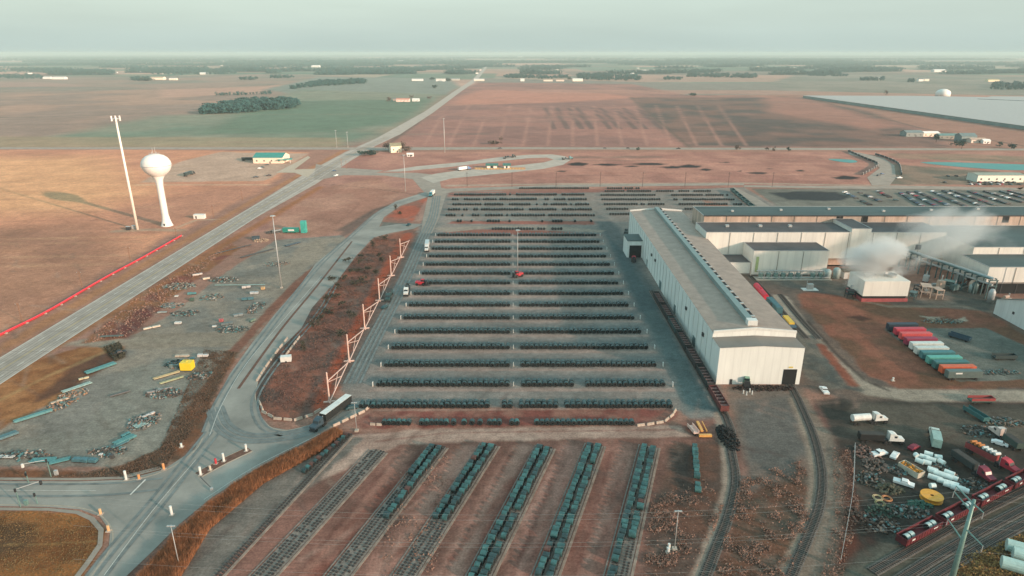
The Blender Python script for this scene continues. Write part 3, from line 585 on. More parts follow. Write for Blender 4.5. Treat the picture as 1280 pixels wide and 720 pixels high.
# row ends, middle posts
pm = None
for k in range(14):
    y = 222.7+16.8*k+.9
    for j, (x, nm) in enumerate(((-53.2, 'west end'), (.6, 'middle gap'), (61.4, 'east end'))):
        lb = f'white steel marker post at the {nm} of the {nth(k)} coil row'
        if pm is None:
            pm = thing('row_marker', lb, 'marker post', (x, y, 0), 0, 'white posts marking the coil rows')
            MB().box((0, 0, 1.1), (.28, 1.7, 2.2)).build('plate', white(), pm); MB().box((0, 0, .12), (.8, 2.1, .24)).build('foot', conc(), pm); pm.scale = (.7, .7, .8)
        else: dup(pm, (x, y, 0), 0, lb, scale=(.6, .3, .8) if j == 1 else None)
# ================================================================ BUILDINGS
pw = panel_mat('cream_wall_sheet', (.78, .78, .73), 1.5, .09); pt_ = panel_mat('mill_wall_sheet', (.74, .70, .63), 2.2, .09)
m_roof = panel_mat('grey_metal_roof', A(190, 164, 148), 3.1, .2, .6); m_roofd = mat('dark_flat_roof', A(100, 94, 94), .8, 0, .25, .12)
m_rooft = mat('old_teal_grey_roof', A(84, 100, 98), .7, 0, .35, .06, stretch=(.2, 1, 1)); m_fas = panel_mat('rust_stained_wall_sheet', (.50, .36, .28), 3, .35)
m_op = mat('dark_opening', (.012, .013, .014), .9)
def block(name, label, x0, y0, x1, y1, z, wm, rm, z0=0, group=None, par=.25):
    t = thing(name, label, 'building', ((x0+x1)/2, (y0+y1)/2, 0), 0, group); w, d = x1-x0, y1-y0
    MB().prism([(-w/2, -d/2), (w/2, -d/2), (w/2, d/2), (-w/2, d/2)], z0, z, top=False).build('wall', wm, t)
    MB().prism([(-w/2+.1, -d/2+.1), (w/2-.1, -d/2+.1), (w/2-.1, d/2-.1), (-w/2+.1, d/2-.1)], z-.5, z-.05).build('roof', rm, t)
    if z > 6:
        mb = MB()
        for k in range(1, int(w//14)): mb.tube((-w/2+k*14, -d/2-.2, max(z0, .2)), (-w/2+k*14, -d/2-.2, z-.3), .12, n=6)
        for zz in (z0+.5,): mb.box((0, -d/2-.05, zz), (w, .08, .9 if z0 == 0 else .4))
        mb.build('downpipes', mat('gutter_brown', (.22, .18, .15), .7, 0, .3, .5), t)
    if par:
        mb = MB()
        for c, s in (((0, -d/2, z), (w+.2, .3, par)), ((0, d/2, z), (w+.2, .3, par)), ((-w/2, 0, z), (.3, d-.4, par)), ((w/2, 0, z), (.3, d-.4, par))): mb.box(c, s)
        mb.build('roof_edge', galv(), t)
    return t
def on(t, name, x, y, z, s, m, rz=0):      # a part given in world coordinates on an unrotated thing
    return MB().box((x-t.location.x, y-t.location.y, z), s, rz).build(name, m, t)
# long storage shed
t = thing('storage_shed', 'very long cream metal shed with grey roof and ridge vent beside the coil yard', 'building', (95, 335, 0))
fl, fr, br, bl = (78.6, 235), (111, 235), (117.3, 444), (81.5, 444); rf = (94.8, 235); rb = (99.4, 444); ze, zr = 17., 18.4
o_ = lambda p, z: (p[0]-95, p[1]-335, z)
MB().add([o_(fl, 0), o_(fr, 0), o_(br, 0), o_(bl, 0), o_(fl, ze), o_(fr, ze), o_(br, ze), o_(bl, ze), o_(rf, zr), o_(rb, zr)], [(0, 1, 5, 8, 4), (1, 2, 6, 5), (2, 3, 7, 9, 6), (3, 0, 4, 7)]).build('wall', pw, t)
e = .06
MB().add([o_(fl, ze+e), o_(rf, zr+e), o_(rb, zr+e), o_(bl, ze+e), o_(fr, ze+e), o_(br, ze+e)], [(0, 1, 2, 3), (1, 4, 5, 2)]).build('roof', m_roof, t)
mb = MB()
for a, b2 in ((fl, rf), (bl, rb)):
    for (p, q, z0, z1) in ((a, b2, ze, zr),): mb.add([o_((p[0], p[1]-.2), z0), o_((q[0], q[1]-.2), z1), o_((q[0], q[1]-.2), z1+1.1), o_((p[0], p[1]-.2), z0+1.1), o_((p[0], p[1]+.2), z0), o_((q[0], q[1]+.2), z1), o_((q[0], q[1]+.2), z1+1.1), o_((p[0], p[1]+.2), z0+1.1)], [(0, 1, 2, 3), (7, 6, 5, 4), (3, 2, 6, 7), (0, 3, 7, 4), (1, 5, 6, 2)])
for a, b2 in ((fr, rf), (br, rb)):
    p, q = a, b2; mb.add([o_((p[0], p[1]-.2), ze), o_((q[0], q[1]-.2), zr), o_((q[0], q[1]-.2), zr+1.1), o_((p[0], p[1]-.2), ze+1.1), o_((p[0], p[1]+.2), ze), o_((q[0], q[1]+.2), zr), o_((q[0], q[1]+.2), zr+1.1), o_((p[0], p[1]+.2), ze+1.1)], [(0, 1, 2, 3), (7, 6, 5, 4), (3, 2, 6, 7), (0, 3, 7, 4), (1, 5, 6, 2)])
mb.build('parapet', white(), t)
ra = math.atan2(rb[0]-rf[0], rb[1]-rf[1])
def rp(f, dx=0, z=0): return (rf[0]+(rb[0]-rf[0])*f+dx-95, rf[1]+(rb[1]-rf[1])*f-335, z)
Lr = 200; v = MB().box(rp(.515, -.2, 19.3), (2.6, Lr, 2.2), -ra).build('ridge_vent', panel_mat('vent_sheet', (.20, .26, .25), 2, .1), t)
MB().box(rp(.515, 2.0, 19.0), (1.8, Lr-1, 1.5), -ra).build('louvre', m_op, v)
for k in range(27):
    f = .05+k*.0345; MB().box(rp(f, 1.9, 19.5), (2.1, 1.0, 1.5), -ra).box(rp(f, 3.0, 18.7), (1.6, 1.5, .5), -ra).build('vent_hood', galv(), v)
MB().box(rp(.028, .3, 19.3), (3.8, 3.0, 2.4), -ra).build('vent_cap', white(), t)
mb = MB()
for k in range(30): f = k/29; mb.box((fl[0]+(bl[0]-fl[0])*f-95-.15, fl[1]+(bl[1]-fl[1])*f-335, 8.4), (.3, .35, 16.6))
mb.build('wall_ribs', panel_mat('rib_sheet', (.66, .66, .62), 5), t)
for k, f in enumerate((.12, .3, .47, .66, .84)):
    MB().box((fl[0]+(bl[0]-fl[0])*f-95-.12, fl[1]+(bl[1]-fl[1])*f-335, 2.2), (.25, 2.4 if k % 2 else 4, 4.4)).build('door', mat('teal_door', (.10, .16, .16), .5), t)
for k, f in enumerate((.06, .2, .55, .6)): MB().box((fl[0]+(bl[0]-fl[0])*f-95-.3, fl[1]+(bl[1]-fl[1])*f-335, 11.), (.6, 1.6, 1.4)).build('wall_fan', darkm(), t)
# annex at the near end
t = thing('shed_annex', 'cream gable end annex with dark rail door at the near end of the long shed', 'building', (94.5, 230, 0))
a0, a1 = 78.4-94.5, 110.4-94.5
MB().add([(a0, -5, 0), (a1, -5, 0), (a1, 4.7, 0), (a0, 4.7, 0), (a0, -5, 15.3), (a1, -5, 15.3), (a1, 4.7, 15.3), (a0, 4.7, 15.3), (0, -5, 16.1), (0, 4.7, 16.1)], [(0, 1, 5, 8, 4), (1, 2, 6, 5), (3, 0, 4, 7)]).build('wall', pw, t)
MB().add([(a0-.2, -5.25, 15.36), (0, -5.25, 16.16), (0, 4.75, 16.16), (a0-.2, 4.75, 15.36), (a1+.2, -5.25, 15.36), (a1+.2, 4.75, 15.36)], [(0, 1, 2, 3), (1, 4, 5, 2)]).build('roof', mat('annex_roof', A(150, 138, 128), .6, 0, .15, .1), t)
d = MB().box((106.2-94.5, -5.03, 3.2), (5.2, .1, 6.4)).build('rail_door', m_op, t)
MB().box((106.2-94.5, -5.1, 7.3), (1.6, .12, .5)).build('door_sign', mat('yellow_paint', (.65, .5, .08), .6), d)
MB().box((84-94.5, -5.05, 1.1), (1., .12, 2.2)).build('door', darkm(), t)
t = thing('loading_bay', 'small pale bay with open dark doorway on the yard side of the long shed', 'building', (76.3, 398.5, 0))
MB().prism([(-4.8, -7.5), (5., -7.5), (5., 7.5), (-4.8, 7.5)], 0, 10.6, top=False).build('wall', pw, t)
MB().prism([(-5, -7.8), (5, -7.8), (5., 7.8), (-5, 7.8)], 10.6, 11).build('roof', m_rooft, t)
MB().box((.2, -7.53, 3.9), (7.4, .1, 7.8)).build('doorway', m_op, t)
# mill
t = block('rolling_mill', 'wide cream mill hall with small dark wall openings and flat grey roof', 114, 373, 255, 396.9, 21, pt_, m_roofd)
for x in (202.2, 221, 240): on(t, 'window', x, 372.97, 11.9, (3.4, .12, 3), m_op)
c = on(t, 'canopy', 217, 372.3, 5.0, (76, 1.4, .5), m_fas); on(t, 'lower_wall', 217, 372.96, 2.4, (76, .1, 4.6), m_fas)
for x in (130, 150, 168): on(t, 'roof_vent', x, 386, 21.6, (2, 2, 1.2), galv())
t = block('high_bay', 'long higher mill bay with rust stained cream fascia and dark roof edge', 119, 397.1, 460, 424, 25, m_fas, m_rooft)
mb = MB().box((0, -13.6, 25.1), (341.6, .5, .7)); mb.build('dark_gutter', darkm(), t)
for x in (211.5, 299): on(t, 'wall_gap', x+7, 397.0, 22.8, (4, .12, 4), m_op)
on(t, 'wall_gap', 203, 397.0, 22.8, (4, .12, 4), m_op)
for k in range(40): on(t, 'roof_vent', 140+k*8, 409+(k % 3)*3, 25.5, (1.6, 1.6, 1.0), galv()) if k % 4 == 0 else None
block('stair_tower', 'cream stair tower with pitched grey top rising through the mill hall roof', 199, 372.7, 210.5, 396.8, 23.2, pt_, m_roofd)
block('rear_hall', 'low teal roofed hall behind the rust stained high bay', 196, 424.2, 470, 462, 15, panel_mat('teal_wall_sheet', (.3, .4, .38), 1.5), m_rooft)
block('rear_annex', 'small teal walled annex at the west end of the rear hall', 172, 426, 195.7, 446, 13, panel_mat('pale_teal_sheet', (.4, .5, .48), 1.5), m_rooft)
t = block('front_hall', 'cream hall with dark flat roof projecting before the mill hall above the pumps', 136.5, 355, 179, 372.6, 15, pt_, m_roofd)
on(t, 'ladder_frame', 139, 354.9, 7, (1.6, .1, 9), mat('pale_green_paint', (.35, .42, .2), .6))
t = block('front_shed', 'low white shed with dark roof between long shed and front hall', 112.5, 357, 136.2, 372.6, 7.5, white(), m_roofd); on(t, 'door', 118, 356.96, 1.6, (3, .1, 3.2), mat('green_door', (.1, .2, .18), .6)); on(t, 'pipe', 124, 356.9, 2.6, (.5, .2, 5.2), m_fas)
t = block('finishing_hall', 'broad teal grey roofed hall with cream front behind the steam', 255.2, 348.5, 470, 396.9, 19, pt_, m_rooft)
t = block('finishing_annex', 'cream fronted annex raised over dark machinery near the steam', 248.6, 325, 470, 348.3, 15, pt_, m_rooft, z0=6)
on(t, 'dark_recess', 300, 326, 3, (101, .2, 6), m_op); on(t, 'seam', 257.5, 324.9, 10.5, (.3, .1, 9), galv()); on(t, 'base_beam', 358, 325.2, 5.9, (218, .5, .5), darkm())
mb = MB()
for k in range(12): mb.box((250+k*8-t.location.x, 326-t.location.y, 3), (.6, .6, 6))
mb.build('columns', darkm(), t)
t = thing('small_office', 'tiny white hut with brown roof and dark doors below the mill hall', 'building', (191.5, 353, 0))
MB().box((0, 0, 2), (9, 6, 4)).build('wall', white(), t); MB().add([(-5, -3.5, 4), (5, -3.5, 4), (5, 3.5, 4), (-5, 3.5, 4), (-5, 0, 5.4), (5, 0, 5.4)], [(0, 1, 5, 4), (3, 4, 5, 2), (0, 4, 3), (1, 2, 5)]).build('roof', mat('brown_roof', A(120, 108, 92), .8), t)
for x in (-1.5, 2): MB().box((x, -3.04, 1.3), (1.6, .1, 2.6)).build('door', m_fas, t)
t = thing('cooling_tower', 'pale cooling tower block with red base band under the white steam', 'cooling tower', (190.5, 322, 0))
MB().prism([(-11.5, -8), (11.5, -8), (11.5, 8), (-11.5, 8)], 3, 11).build('wall', pt_, t); MB().box((0, 0, 2.4), (22, 15, 1.4)).build('louvre', m_op, t); MB().box((0, 0, .85), (23.6, 16.6, 1.7)).build('base_band', mat('dull_red_paint', (.35, .07, .07), .6), t)
for x in (-5.5, 5.5): MB().lathe([(2.6, 0), (3.2, 1.4), (2.8, 1.4), (2.4, 0)], 20, (x, 0, 11)).build('fan_stack', galv(), t)
t = thing('gable_shed', 'pale teal grey gable ended shed beyond the trailer yard', 'building', (275, 262, 0))
MB().add([(-39.5, -36, 0), (60, -36, 0), (60, 36, 0), (-39.5, 36, 0), (-39.5, -36, 7.4), (60, -36, 7.4), (60, 36, 7.4), (-39.5, 36, 7.4), (-39.5, 0, 20), (60, 0, 20)], [(0, 1, 5, 4), (1, 2, 6, 9, 5), (2, 3, 7, 6), (3, 0, 4, 8, 7)]).build('wall', panel_mat('pale_grey_sheet', (.6, .64, .62), 1.5), t)
MB().add([(-40, -36.5, 7.4), (60, -36.5, 7.4), (60, 0, 20.1), (-40, 0, 20.1), (60, 36.5, 7.4), (-40, 36.5, 7.4)], [(0, 1, 2, 3), (3, 2, 4, 5)]).build('roof', m_rooft, t)
MB().box((-39.6, 24, 5), (.2, 1.2, 1.2)).build('wall_vent', darkm(), t)
# process equipment
t = thing('pump_station', 'row of green grey pumps and pipes along the foot of the front hall', 'pumps', (158, 350, 0))
mb = MB()
for k in range(9):
    x = -18+k*4.2
    if k in (6,): continue
    MB().tube((x, 0, .5), (x, 0, 3.4), 1.3, n=14).build('pump', mat('pump_green', (.14, .22, .2), .5, 0, .3, 1), t); mb.tube((x, 0, 3.4), (x, 3.6, 3.8), .3).tube((x+1.6, -1, .2), (x+1.6, -1, 4.4), .2)
mb.tube((-20, 1.5, 4.4), (20, 1.5, 4.4), .35).tube((-20, -1, 1.2), (20, -1, 1.2), .3); mb.build('pipework', galv(), t); MB().box((0, 0, .2), (42, 6, .4)).build('plinth', conc(), t)
for k, x in enumerate((178, 183)):
    t = thing('process_tank', f'{["short","tall"][k]} pale teal upright tank at the corner of the front hall', 'tank', (x, 351, 0), group='upright tanks'); MB().lathe([(0, 0), (1.9, 0), (1.9, 4.4+k), (1.2, 5.2+k), (0, 5.4+k)], 20).build('shell', mat('tank_teal', (.34, .42, .4), .5), t, smooth=True); MB().tube((1.9, 0, .5), (2.6, 0, 5), .12).build('pipe', galv(), t)
t = thing('pipe_bridge', 'dark teal pipe bridge and ducts running down beside the steam', 'pipe rack', (0, 0, 0))
p0, p1 = Vector((232, 372, 0)), Vector((247, 318, 0)); m_pb = mat('duct_teal', (.09, .15, .15), .5, .2, .3, .5)
mb = MB()
for k in range(9): p = p0.lerp(p1, k/8); mb.box((p.x-2, p.y, 5), (.5, .5, 10)).box((p.x+2, p.y, 5), (.5, .5, 10)).box((p.x, p.y, 10), (5, .5, .5)).box((p.x, p.y, 7), (5, .4, .4))
mb.build('frame', m_pb, t)
for k, (dx, z, r) in enumerate(((-1.5, 10.8, .5), (0, 10.9, .7), (1.5, 10.7, .4), (0, 7.6, .6))): MB().tube((p0.x+dx, p0.y, z), (p1.x+dx, p1.y, z), r).build('pipe', galv() if k % 2 else m_pb, t)
for k in range(14):
    x, y = rng.uniform(228, 262), rng.uniform(312, 345); h = rng.uniform(2.5, 8); kk = ['vessel', 'filter box', 'pump skid'][k % 3]
    t = thing(['process_vessel', 'filter_unit', 'pump_skid'][k % 3], f'{["dark green", "pale grey", "rusty brown", "teal"][k%4]} {kk}, {nth(k)} in the machinery cluster under the pipe bridge', 'plant machine', (x, y, 0), rng.random(), 'machinery under the pipe bridge')
    cm = [m_pb, galv(), m_fas, mat('tank_teal', (.34, .42, .4), .5)][k % 4]
    if k % 3 == 0: MB().lathe([(0, 0), (1.6, 0), (1.6, h*.8), (.9, h), (0, h*1.05)], 16).build('shell', cm, t, smooth=True); MB().tube((1.6, 0, h*.7), (4, 1, h*.7), .25).build('pipe', galv(), t)
    elif k % 3 == 1: MB().box((0, 0, h*.3+1.2), (3.4, 2.6, h*.6)).build('casing', cm, t); MB().box((1.2, 1, .6), (.3, .3, 1.2)).box((-1.2, 1, .6), (.3, .3, 1.2)).box((1.2, -1, .6), (.3, .3, 1.2)).box((-1.2, -1, .6), (.3, .3, 1.2)).build('support', darkm(), t); MB().tube((0, 0, h*.6+1.2), (0, 0, h+1.5), .3).build('stack', galv(), t)
    else: MB().box((0, 0, .25), (5, 2.4, .5)).build('plinth', conc(), t); MB().tube((-2, 0, 1.3), (1, 0, 1.3), .8, n=14).build('motor', cm, t); MB().tube((1.6, 0, .5), (1.6, 0, 3), .35).build('pipe', galv(), t)
for k, (px, py, s) in enumerate(((1062, 372, 4), (1070, 368, 5), (1140, 374, 4), (1155, 370, 6), (1170, 372, 5), (1148, 366, 4), (1185, 362, 5))):
    g = G(px, py); t = thing('plant_unit', f'{["dark","grey","teal","rusty","red-brown","black","green"][k]} open steel machine frame standing {["left of","close to","just past","beyond","well past","behind","far past"][k]} the cooling tower'.replace('left of', 'west of'), 'plant machine', g, k*.4, 'machine frames round the cooling tower')
    cm = [darkm(), galv(), m_pb, m_fas, m_fas, darkm(), mat('pump_green', (.14, .22, .2))][k]
    mb = MB()
    for x in (-1, 1):
        for y in (-1, 1): mb.box((x*s*.5, y*s*.35, s*.5), (.3, .3, s))
    mb.box((0, 0, s), (s*1.1, s*.8, .3)).box((0, 0, s*.5), (s*1.1, s*.8, .25)); mb.build('frame', cm, t); MB().tube((-s*.3, 0, s*.5+.9), (s*.4, 0, s*.5+.9), .75, n=12).build('drum', galv() if k % 2 else m_pb, t)
t = thing('monitoring_box', 'small grey-green cabinet on a white slab in the bare ground', 'cabinet', G(1012, 362)); MB().box((0, 0, .15), (8, 4, .3)).build('slab', white(), t); MB().box((0, 0, 1.8), (3, 2, 3)).build('cabinet', galv(), t); MB().tube((-1.5, 0, .3), (-2, 0, 5), .15).build('pipe', galv(), t)
# greenhouse-like warehouse, far
m_gh = panel_mat('greenhouse_roof', (.34, .345, .33), 16, .12, .8)
def farquad(name, label, px, z, wm, rm, cat='building', group=None):
    pts = [G(x, y, z) for x, y in px]; c = sum((p for p in pts), Vector())/4; t = thing(name, label, cat, (c.x, c.y, 0), 0, group)
    q = [(p.x-c.x, p.y-c.y) for p in pts]; MB().prism(q, 0, z, top=False).build('wall', wm, t); MB().prism([(a*1.002, b3*1.002) for a, b3 in q], z, z+.3).build('roof', rm, t); return t
m_ghw = mat('greenhouse_glass', (.16, .24, .23), .3, 0, .2, .05)
farquad('greenhouse', 'enormous pale flat roofed greenhouse beyond the brown field', [(1004, 119.5), (1480, 185), (1480, 126), (1150, 120)], 6, m_ghw, m_gh)
farquad('greenhouse', 'smaller pale greenhouse behind the enormous one, dark near wall', [(1222, 123.5), (1480, 134), (1480, 122), (1240, 120.5)], 7, mat('dark_wall', (.05, .08, .09), .8), m_gh)
# houses, barns and farm buildings, farther away
def house(px, py, w, d, h, label, wc=W_, rc=A(120, 120, 116), name='farm_building', rz=0, group=None, rh=None):
    g = G(px, py); t = thing(name, label, 'building', g, rz, group); rh = rh or h*.45
    wm = mat('siding_%d' % (hash(wc) % 9999), wc, .7, 0, .1, .5); rm = mat('roofing_%d' % (hash(rc) % 9999), rc, .7, 0, .2, .3)
    MB().add([(-w/2, -d/2, 0), (w/2, -d/2, 0), (w/2, d/2, 0), (-w/2, d/2, 0), (-w/2, -d/2, h), (w/2, -d/2, h), (w/2, d/2, h), (-w/2, d/2, h), (-w/2, 0, h+rh), (w/2, 0, h+rh)], [(0, 1, 5, 4), (1, 2, 6, 9, 5), (2, 3, 7, 6), (3, 0, 4, 8, 7)]).build('wall', wm, t)
    MB().add([(-w/2-.4, -d/2-.5, h-.1), (w/2+.4, -d/2-.5, h-.1), (w/2+.4, 0, h+rh+.1), (-w/2-.4, 0, h+rh+.1), (w/2+.4, d/2+.5, h-.1), (-w/2-.4, d/2+.5, h-.1)], [(0, 1, 2, 3), (3, 2, 4, 5)]).build('roof', rm, t)
    if py > 112:
        for k in range(max(2, int(w/7))): MB().box((-w/2+(k+.5)*w/max(2, int(w/7)), -d/2-.04, h*.45), (1.6, .1, 1.5)).build('window', glass(), t)
        MB().box((w*.07, -d/2-.05, 1.1), (1.3, .12, 2.2)).build('door', darkm(), t)
    return t
teal_r = (.03, .22, .19)
t = house(340, 202, 34, 26, 6.5, 'cream shop building with bright teal roof and open canopy by the highway', (.7, .58, .46), teal_r, 'shop_building', rh=4)
MB().box((19, -10, 4.3), (16, 9, .8), .35).build('canopy', mat('teal_canopy', teal_r, .5), t)
for sx in (13, 25): MB().box((sx, -11, 2), (.4, .4, 4)).build('canopy_post', white(), t)
house(494.5, 190, 14, 10, 8, 'pale two storey farmhouse with dark trees beside the crossroads', (.66, .6, .46), A(150, 146, 120), 'farmhouse', rz=.4)
house(513, 195.5, 8, 4, 3, 'small white shed standing south of the two storey farmhouse', W_, W_, 'garden_shed')
FB = [(522, 101, 50, 20, 6, 'long white barn west of the far village along the road', W_, W_), (551, 101.5, 40, 25, 9, 'white building with pale roof in the far village', W_, A(190, 190, 176)), (569, 100.5, 40, 25, 7, 'light grey barn at the east side of the far village', A(200, 200, 190), A(150, 160, 156)), (599, 101, 46, 18, 6, 'long cream shed east of the far road', (.7, .6, .5), W_), (504, 127, 34, 16, 6, 'pinkish roofed farmhouse alone in the green fields', (.7, .52, .45), A(216, 150, 130)), (520, 126.5, 18, 12, 5, 'white outbuilding next to the pink roofed farmhouse', W_, W_), (495, 126, 14, 10, 5, 'small grey outbuilding west of the pink roofed farmhouse', A(180, 170, 160), A(130, 130, 126)),
(685, 101.5, 40, 18, 6, 'cream farm shed at the west end of the treeline farm', (.7, .6, .5), A(200, 180, 160)), (700, 101.5, 36, 16, 6, 'low tan shed in the middle of the treeline farm', (.6, .5, .42), A(190, 160, 140)), (722, 101.5, 46, 20, 8, 'bright cream barn at the east end of the treeline farm', (.8, .7, .58), W_), (653, 101.5, 18, 14, 8, 'small white barn west of the treeline farm', W_, W_),
(75, 99, 60, 25, 8, 'long white shed on the far western plain', W_, W_), (60, 98.5, 36, 22, 7, 'short white shed on the far western plain', W_, W_), (198, 99.5, 60, 30, 9, 'cream barn beside a dark grove in the far west', (.75, .65, .52), A(210, 190, 160)), (217, 100, 34, 16, 6, 'small cream shed east of the cream barn and grove', (.75, .65, .52), W_), (395, 84, 70, 40, 12, 'pale far barn on the pink strip near the skyline woods', W_, W_), (500, 77.5, 90, 50, 14, 'white hall near the skyline in the middle woods', W_, W_), (256, 93, 50, 26, 8, 'faint white barn among the far western fields', W_, W_), (85, 65.8+3.5, 120, 60, 22, 'large pale block on the western skyline', W_, W_), (258, 70.5, 110, 60, 18, 'white block on the skyline beyond the western woods', W_, W_), (650, 72, 120, 60, 20, 'pale factory block on the far middle skyline', W_, W_), (682, 77, 60, 30, 12, 'white barn before the far middle skyline', W_, W_),
(1173, 90, 80, 40, 12, 'long white hall far off beyond the greenhouses', W_, W_), (1150, 101.5, 22, 16, 9, 'white house west in the far eastern hamlet', W_, A(120, 130, 130)), (1157, 101.2, 22, 16, 9, 'cream house east in the far eastern hamlet', (.7, .62, .5), A(120, 130, 130)), (1240, 102, 50, 22, 8, 'yellowish barn among trees far behind the greenhouse', (.7, .6, .4), A(180, 170, 130)), (1100, 100.2, 18, 14, 8, 'small white house beside the far eastern grove', W_, W_), (806, 89.5, 40, 24, 8, 'tiny white farmhouse on the pale far field', W_, W_), (990, 86.5, 60, 26, 10, 'pinkish far barn on the eastern pale strip', (.75, .6, .5), W_),
(1139, 170, 26, 18, 6, 'grey-blue gabled barn at the west end of the roadside farm', A(150, 160, 156), A(130, 146, 146)), (1157, 170, 34, 14, 5, 'long cream barn of the roadside farm', (.72, .6, .48), W_), (1183, 173, 30, 14, 5, 'low teal roofed house of the roadside farm', A(150, 150, 140), A(110, 150, 146)), (1206, 176.5, 22, 16, 8, 'blue-grey two storey farmhouse of the roadside farm', A(130, 150, 150), A(120, 140, 140)), (1220, 178, 22, 12, 4.5, 'low brown roofed shed of the roadside farm', (.6, .5, .42), A(200, 176, 156)), (1231, 179, 10, 8, 4, 'small white garage of the roadside farm', W_, W_)]
for a in FB: house(*a)
hr = random.Random(5)
for k, x in enumerate(sorted(hr.uniform(0, 1280) for _ in range(26))):
    y = hr.uniform(76, 93); house(x, y, hr.uniform(14, 34), hr.uniform(10, 18), hr.uniform(4, 7), f'tiny pale farm building on the far plain, {nth(k)} from the west', hr.choice([W_, (.6, .5, .42), (.5, .52, .5)]), hr.choice([W_, A(120, 130, 128), A(170, 150, 136)]), 'farm_building', hr.random(), 'tiny farm buildings scattered on the far plain')
g = G(1178, 121); t = thing('storage_dome', 'pale domed silo standing behind the enormous greenhouse', 'silo', g); MB().lathe([(0, 0), (19, 0), (19, 12), (16, 17), (8, 21), (0, 22)], 24).build('dome', white(), t, smooth=True)
t = house(1243, 226, 46, 16, 7, 'pale office block with a row of small windows by the staff car park', (.62, .62, .54), A(160, 170, 156), 'office_block', rh=1)
# weigh station in the loop road
for k, (px, w, lb) in enumerate(((615, 11, 'dark green roofed weigh hut in the middle of the loop road'), (633.5, 6, 'narrow dark green guard hut east of the weigh hut'))):
    g = G(px, 210); t = thing('guard_hut', lb, 'hut', g); MB().box((0, 0, 1.6), (w, 6, 3.2)).build('wall', white(), t); MB().box((0, 0, 3.9), (w+3, 9, 1.4)).build('roof', mat('hut_green', (.03, .14, .12), .6), t); MB().box((0, -3.04, 1.5), (w*.3, .1, 2.2)).build('door', glass(), t)
t = thing('weigh_platform', 'orange and tan paved weigh platform with bollards under the guard huts', 'weighbridge', G(625, 210.6)); MB().box((0, 0, .1), (56, 14, .16)).build('deck', mat('orange_deck', A(222, 160, 112), .8, 0, .25, .3), t)
mb = MB()
for k in range(16): mb.tube((-26+k*3.4, -6.4, .2), (-26+k*3.4, -6.4, 1.5), .25)
mb.build('bollards', mat('yellow_paint', (.65, .5, .08), .6), t)
# water tower and masts
g = G(209, 282); t = thing('water_tower', 'white water tower with wide bulb on a slender flared stem', 'water tower', g)
MB().lathe([(4.2, 0), (3.6, 1.5), (2.7, 5), (2.35, 8), (2.3, 30), (2.8, 34), (4.2, 36.6)], 32).build('stem', white(), t, smooth=True)
MB().lathe([(4.2, 36.6), (6.6, 38.4), (8.7, 40.8), (9.7, 43.2), (9.9, 45), (9.5, 47), (8.2, 49.2), (6, 51), (3, 52.1), (0, 52.5)], 40).build('tank', white(), t, smooth=True)
mb = MB()
for a in range(4): mb.tube((1.6*math.cos(a*1.57), 1.6*math.sin(a*1.57), 52), (1.6*math.cos(a*1.57), 1.6*math.sin(a*1.57), 54+(a % 2)*3), .12)
mb.build('antenna', galv(), t); MB().box((0, -3.6, 1.1), (1, .6, 2.2)).build('door', darkm(), t)
mb = MB().lathe([(9.95, 44.2), (10.15, 44.3), (10.15, 44.5), (9.95, 44.6)], 40).lathe([(7.3, 39.2), (7.45, 39.25), (7.3, 39.4)], 32); mb.build('seam_ring', galv(), t)
mb = MB()
for sx in (-.25, .25): mb.tube((2.45, sx, 5), (2.45, sx, 35), .05, n=5)
for k in range(50): mb.tube((2.45, -.25, 5+k*.6), (2.45, .25, 5+k*.6), .03, n=4)
mb.build('ladder', galv(), t)
mb = MB().lathe([(3.4, 53.0), (3.5, 53.05), (3.4, 53.1)], 24)
for k in range(12): mb.tube((3.45*math.cos(k*.524), 3.45*math.sin(k*.524), 51.8), (3.45*math.cos(k*.524), 3.45*math.sin(k*.524), 53.1), .05, n=4)
mb.build('railing', galv(), t)
g = G(172, 287); t = thing('radio_mast', 'very tall slim white mast with a cluster of panels on top beside the water tower', 'mast', g)
MB().tube((0, 0, 0), (0, 0, 79), 1.0, .62, n=14).build('pole', mat('mast_cream', (.7, .66, .58), .5, 0, .06, 1), t, smooth=True)
hd = MB().tube((0, 0, 77.5), (0, 0, 78), 2.2, n=12).build('platform', galv(), t)
for a in range(6): MB().box((2.9*math.cos(a*1.05), 2.9*math.sin(a*1.05), 78), (.8, .6, 3.2), a*1.05).build('panel', white(), t)
for k, (dx, dy) in enumerate(((-6, -1), (-3.5, 2.2))): t = thing('equipment_hut', f'{["dark grey","light grey"][k]} equipment cabinet at the foot of the radio mast', 'cabinet', g+Vector((dx, dy, 0)), group='mast cabinets'); MB().box((0, 0, 1.2), (2.6, 1.8, 2.4)).build('casing', [darkm(), galv()][k], t); MB().box((0, 0, 2.5), (2.9, 2.1, .2)).build('roof', galv(), t)
t = thing('utility_hut', 'low white rectangular hut beside the highway past the water tower', 'hut', G(250, 273)); MB().box((0, 0, 1.5), (8, 3.6, 3)).build('wall', white(), t); MB().box((0, 0, 3.1), (8.4, 4, .25)).build('roof', W_ and white(), t); MB().box((-2, -1.84, 1.2), (1, .1, 2)).build('door', darkm(), t)
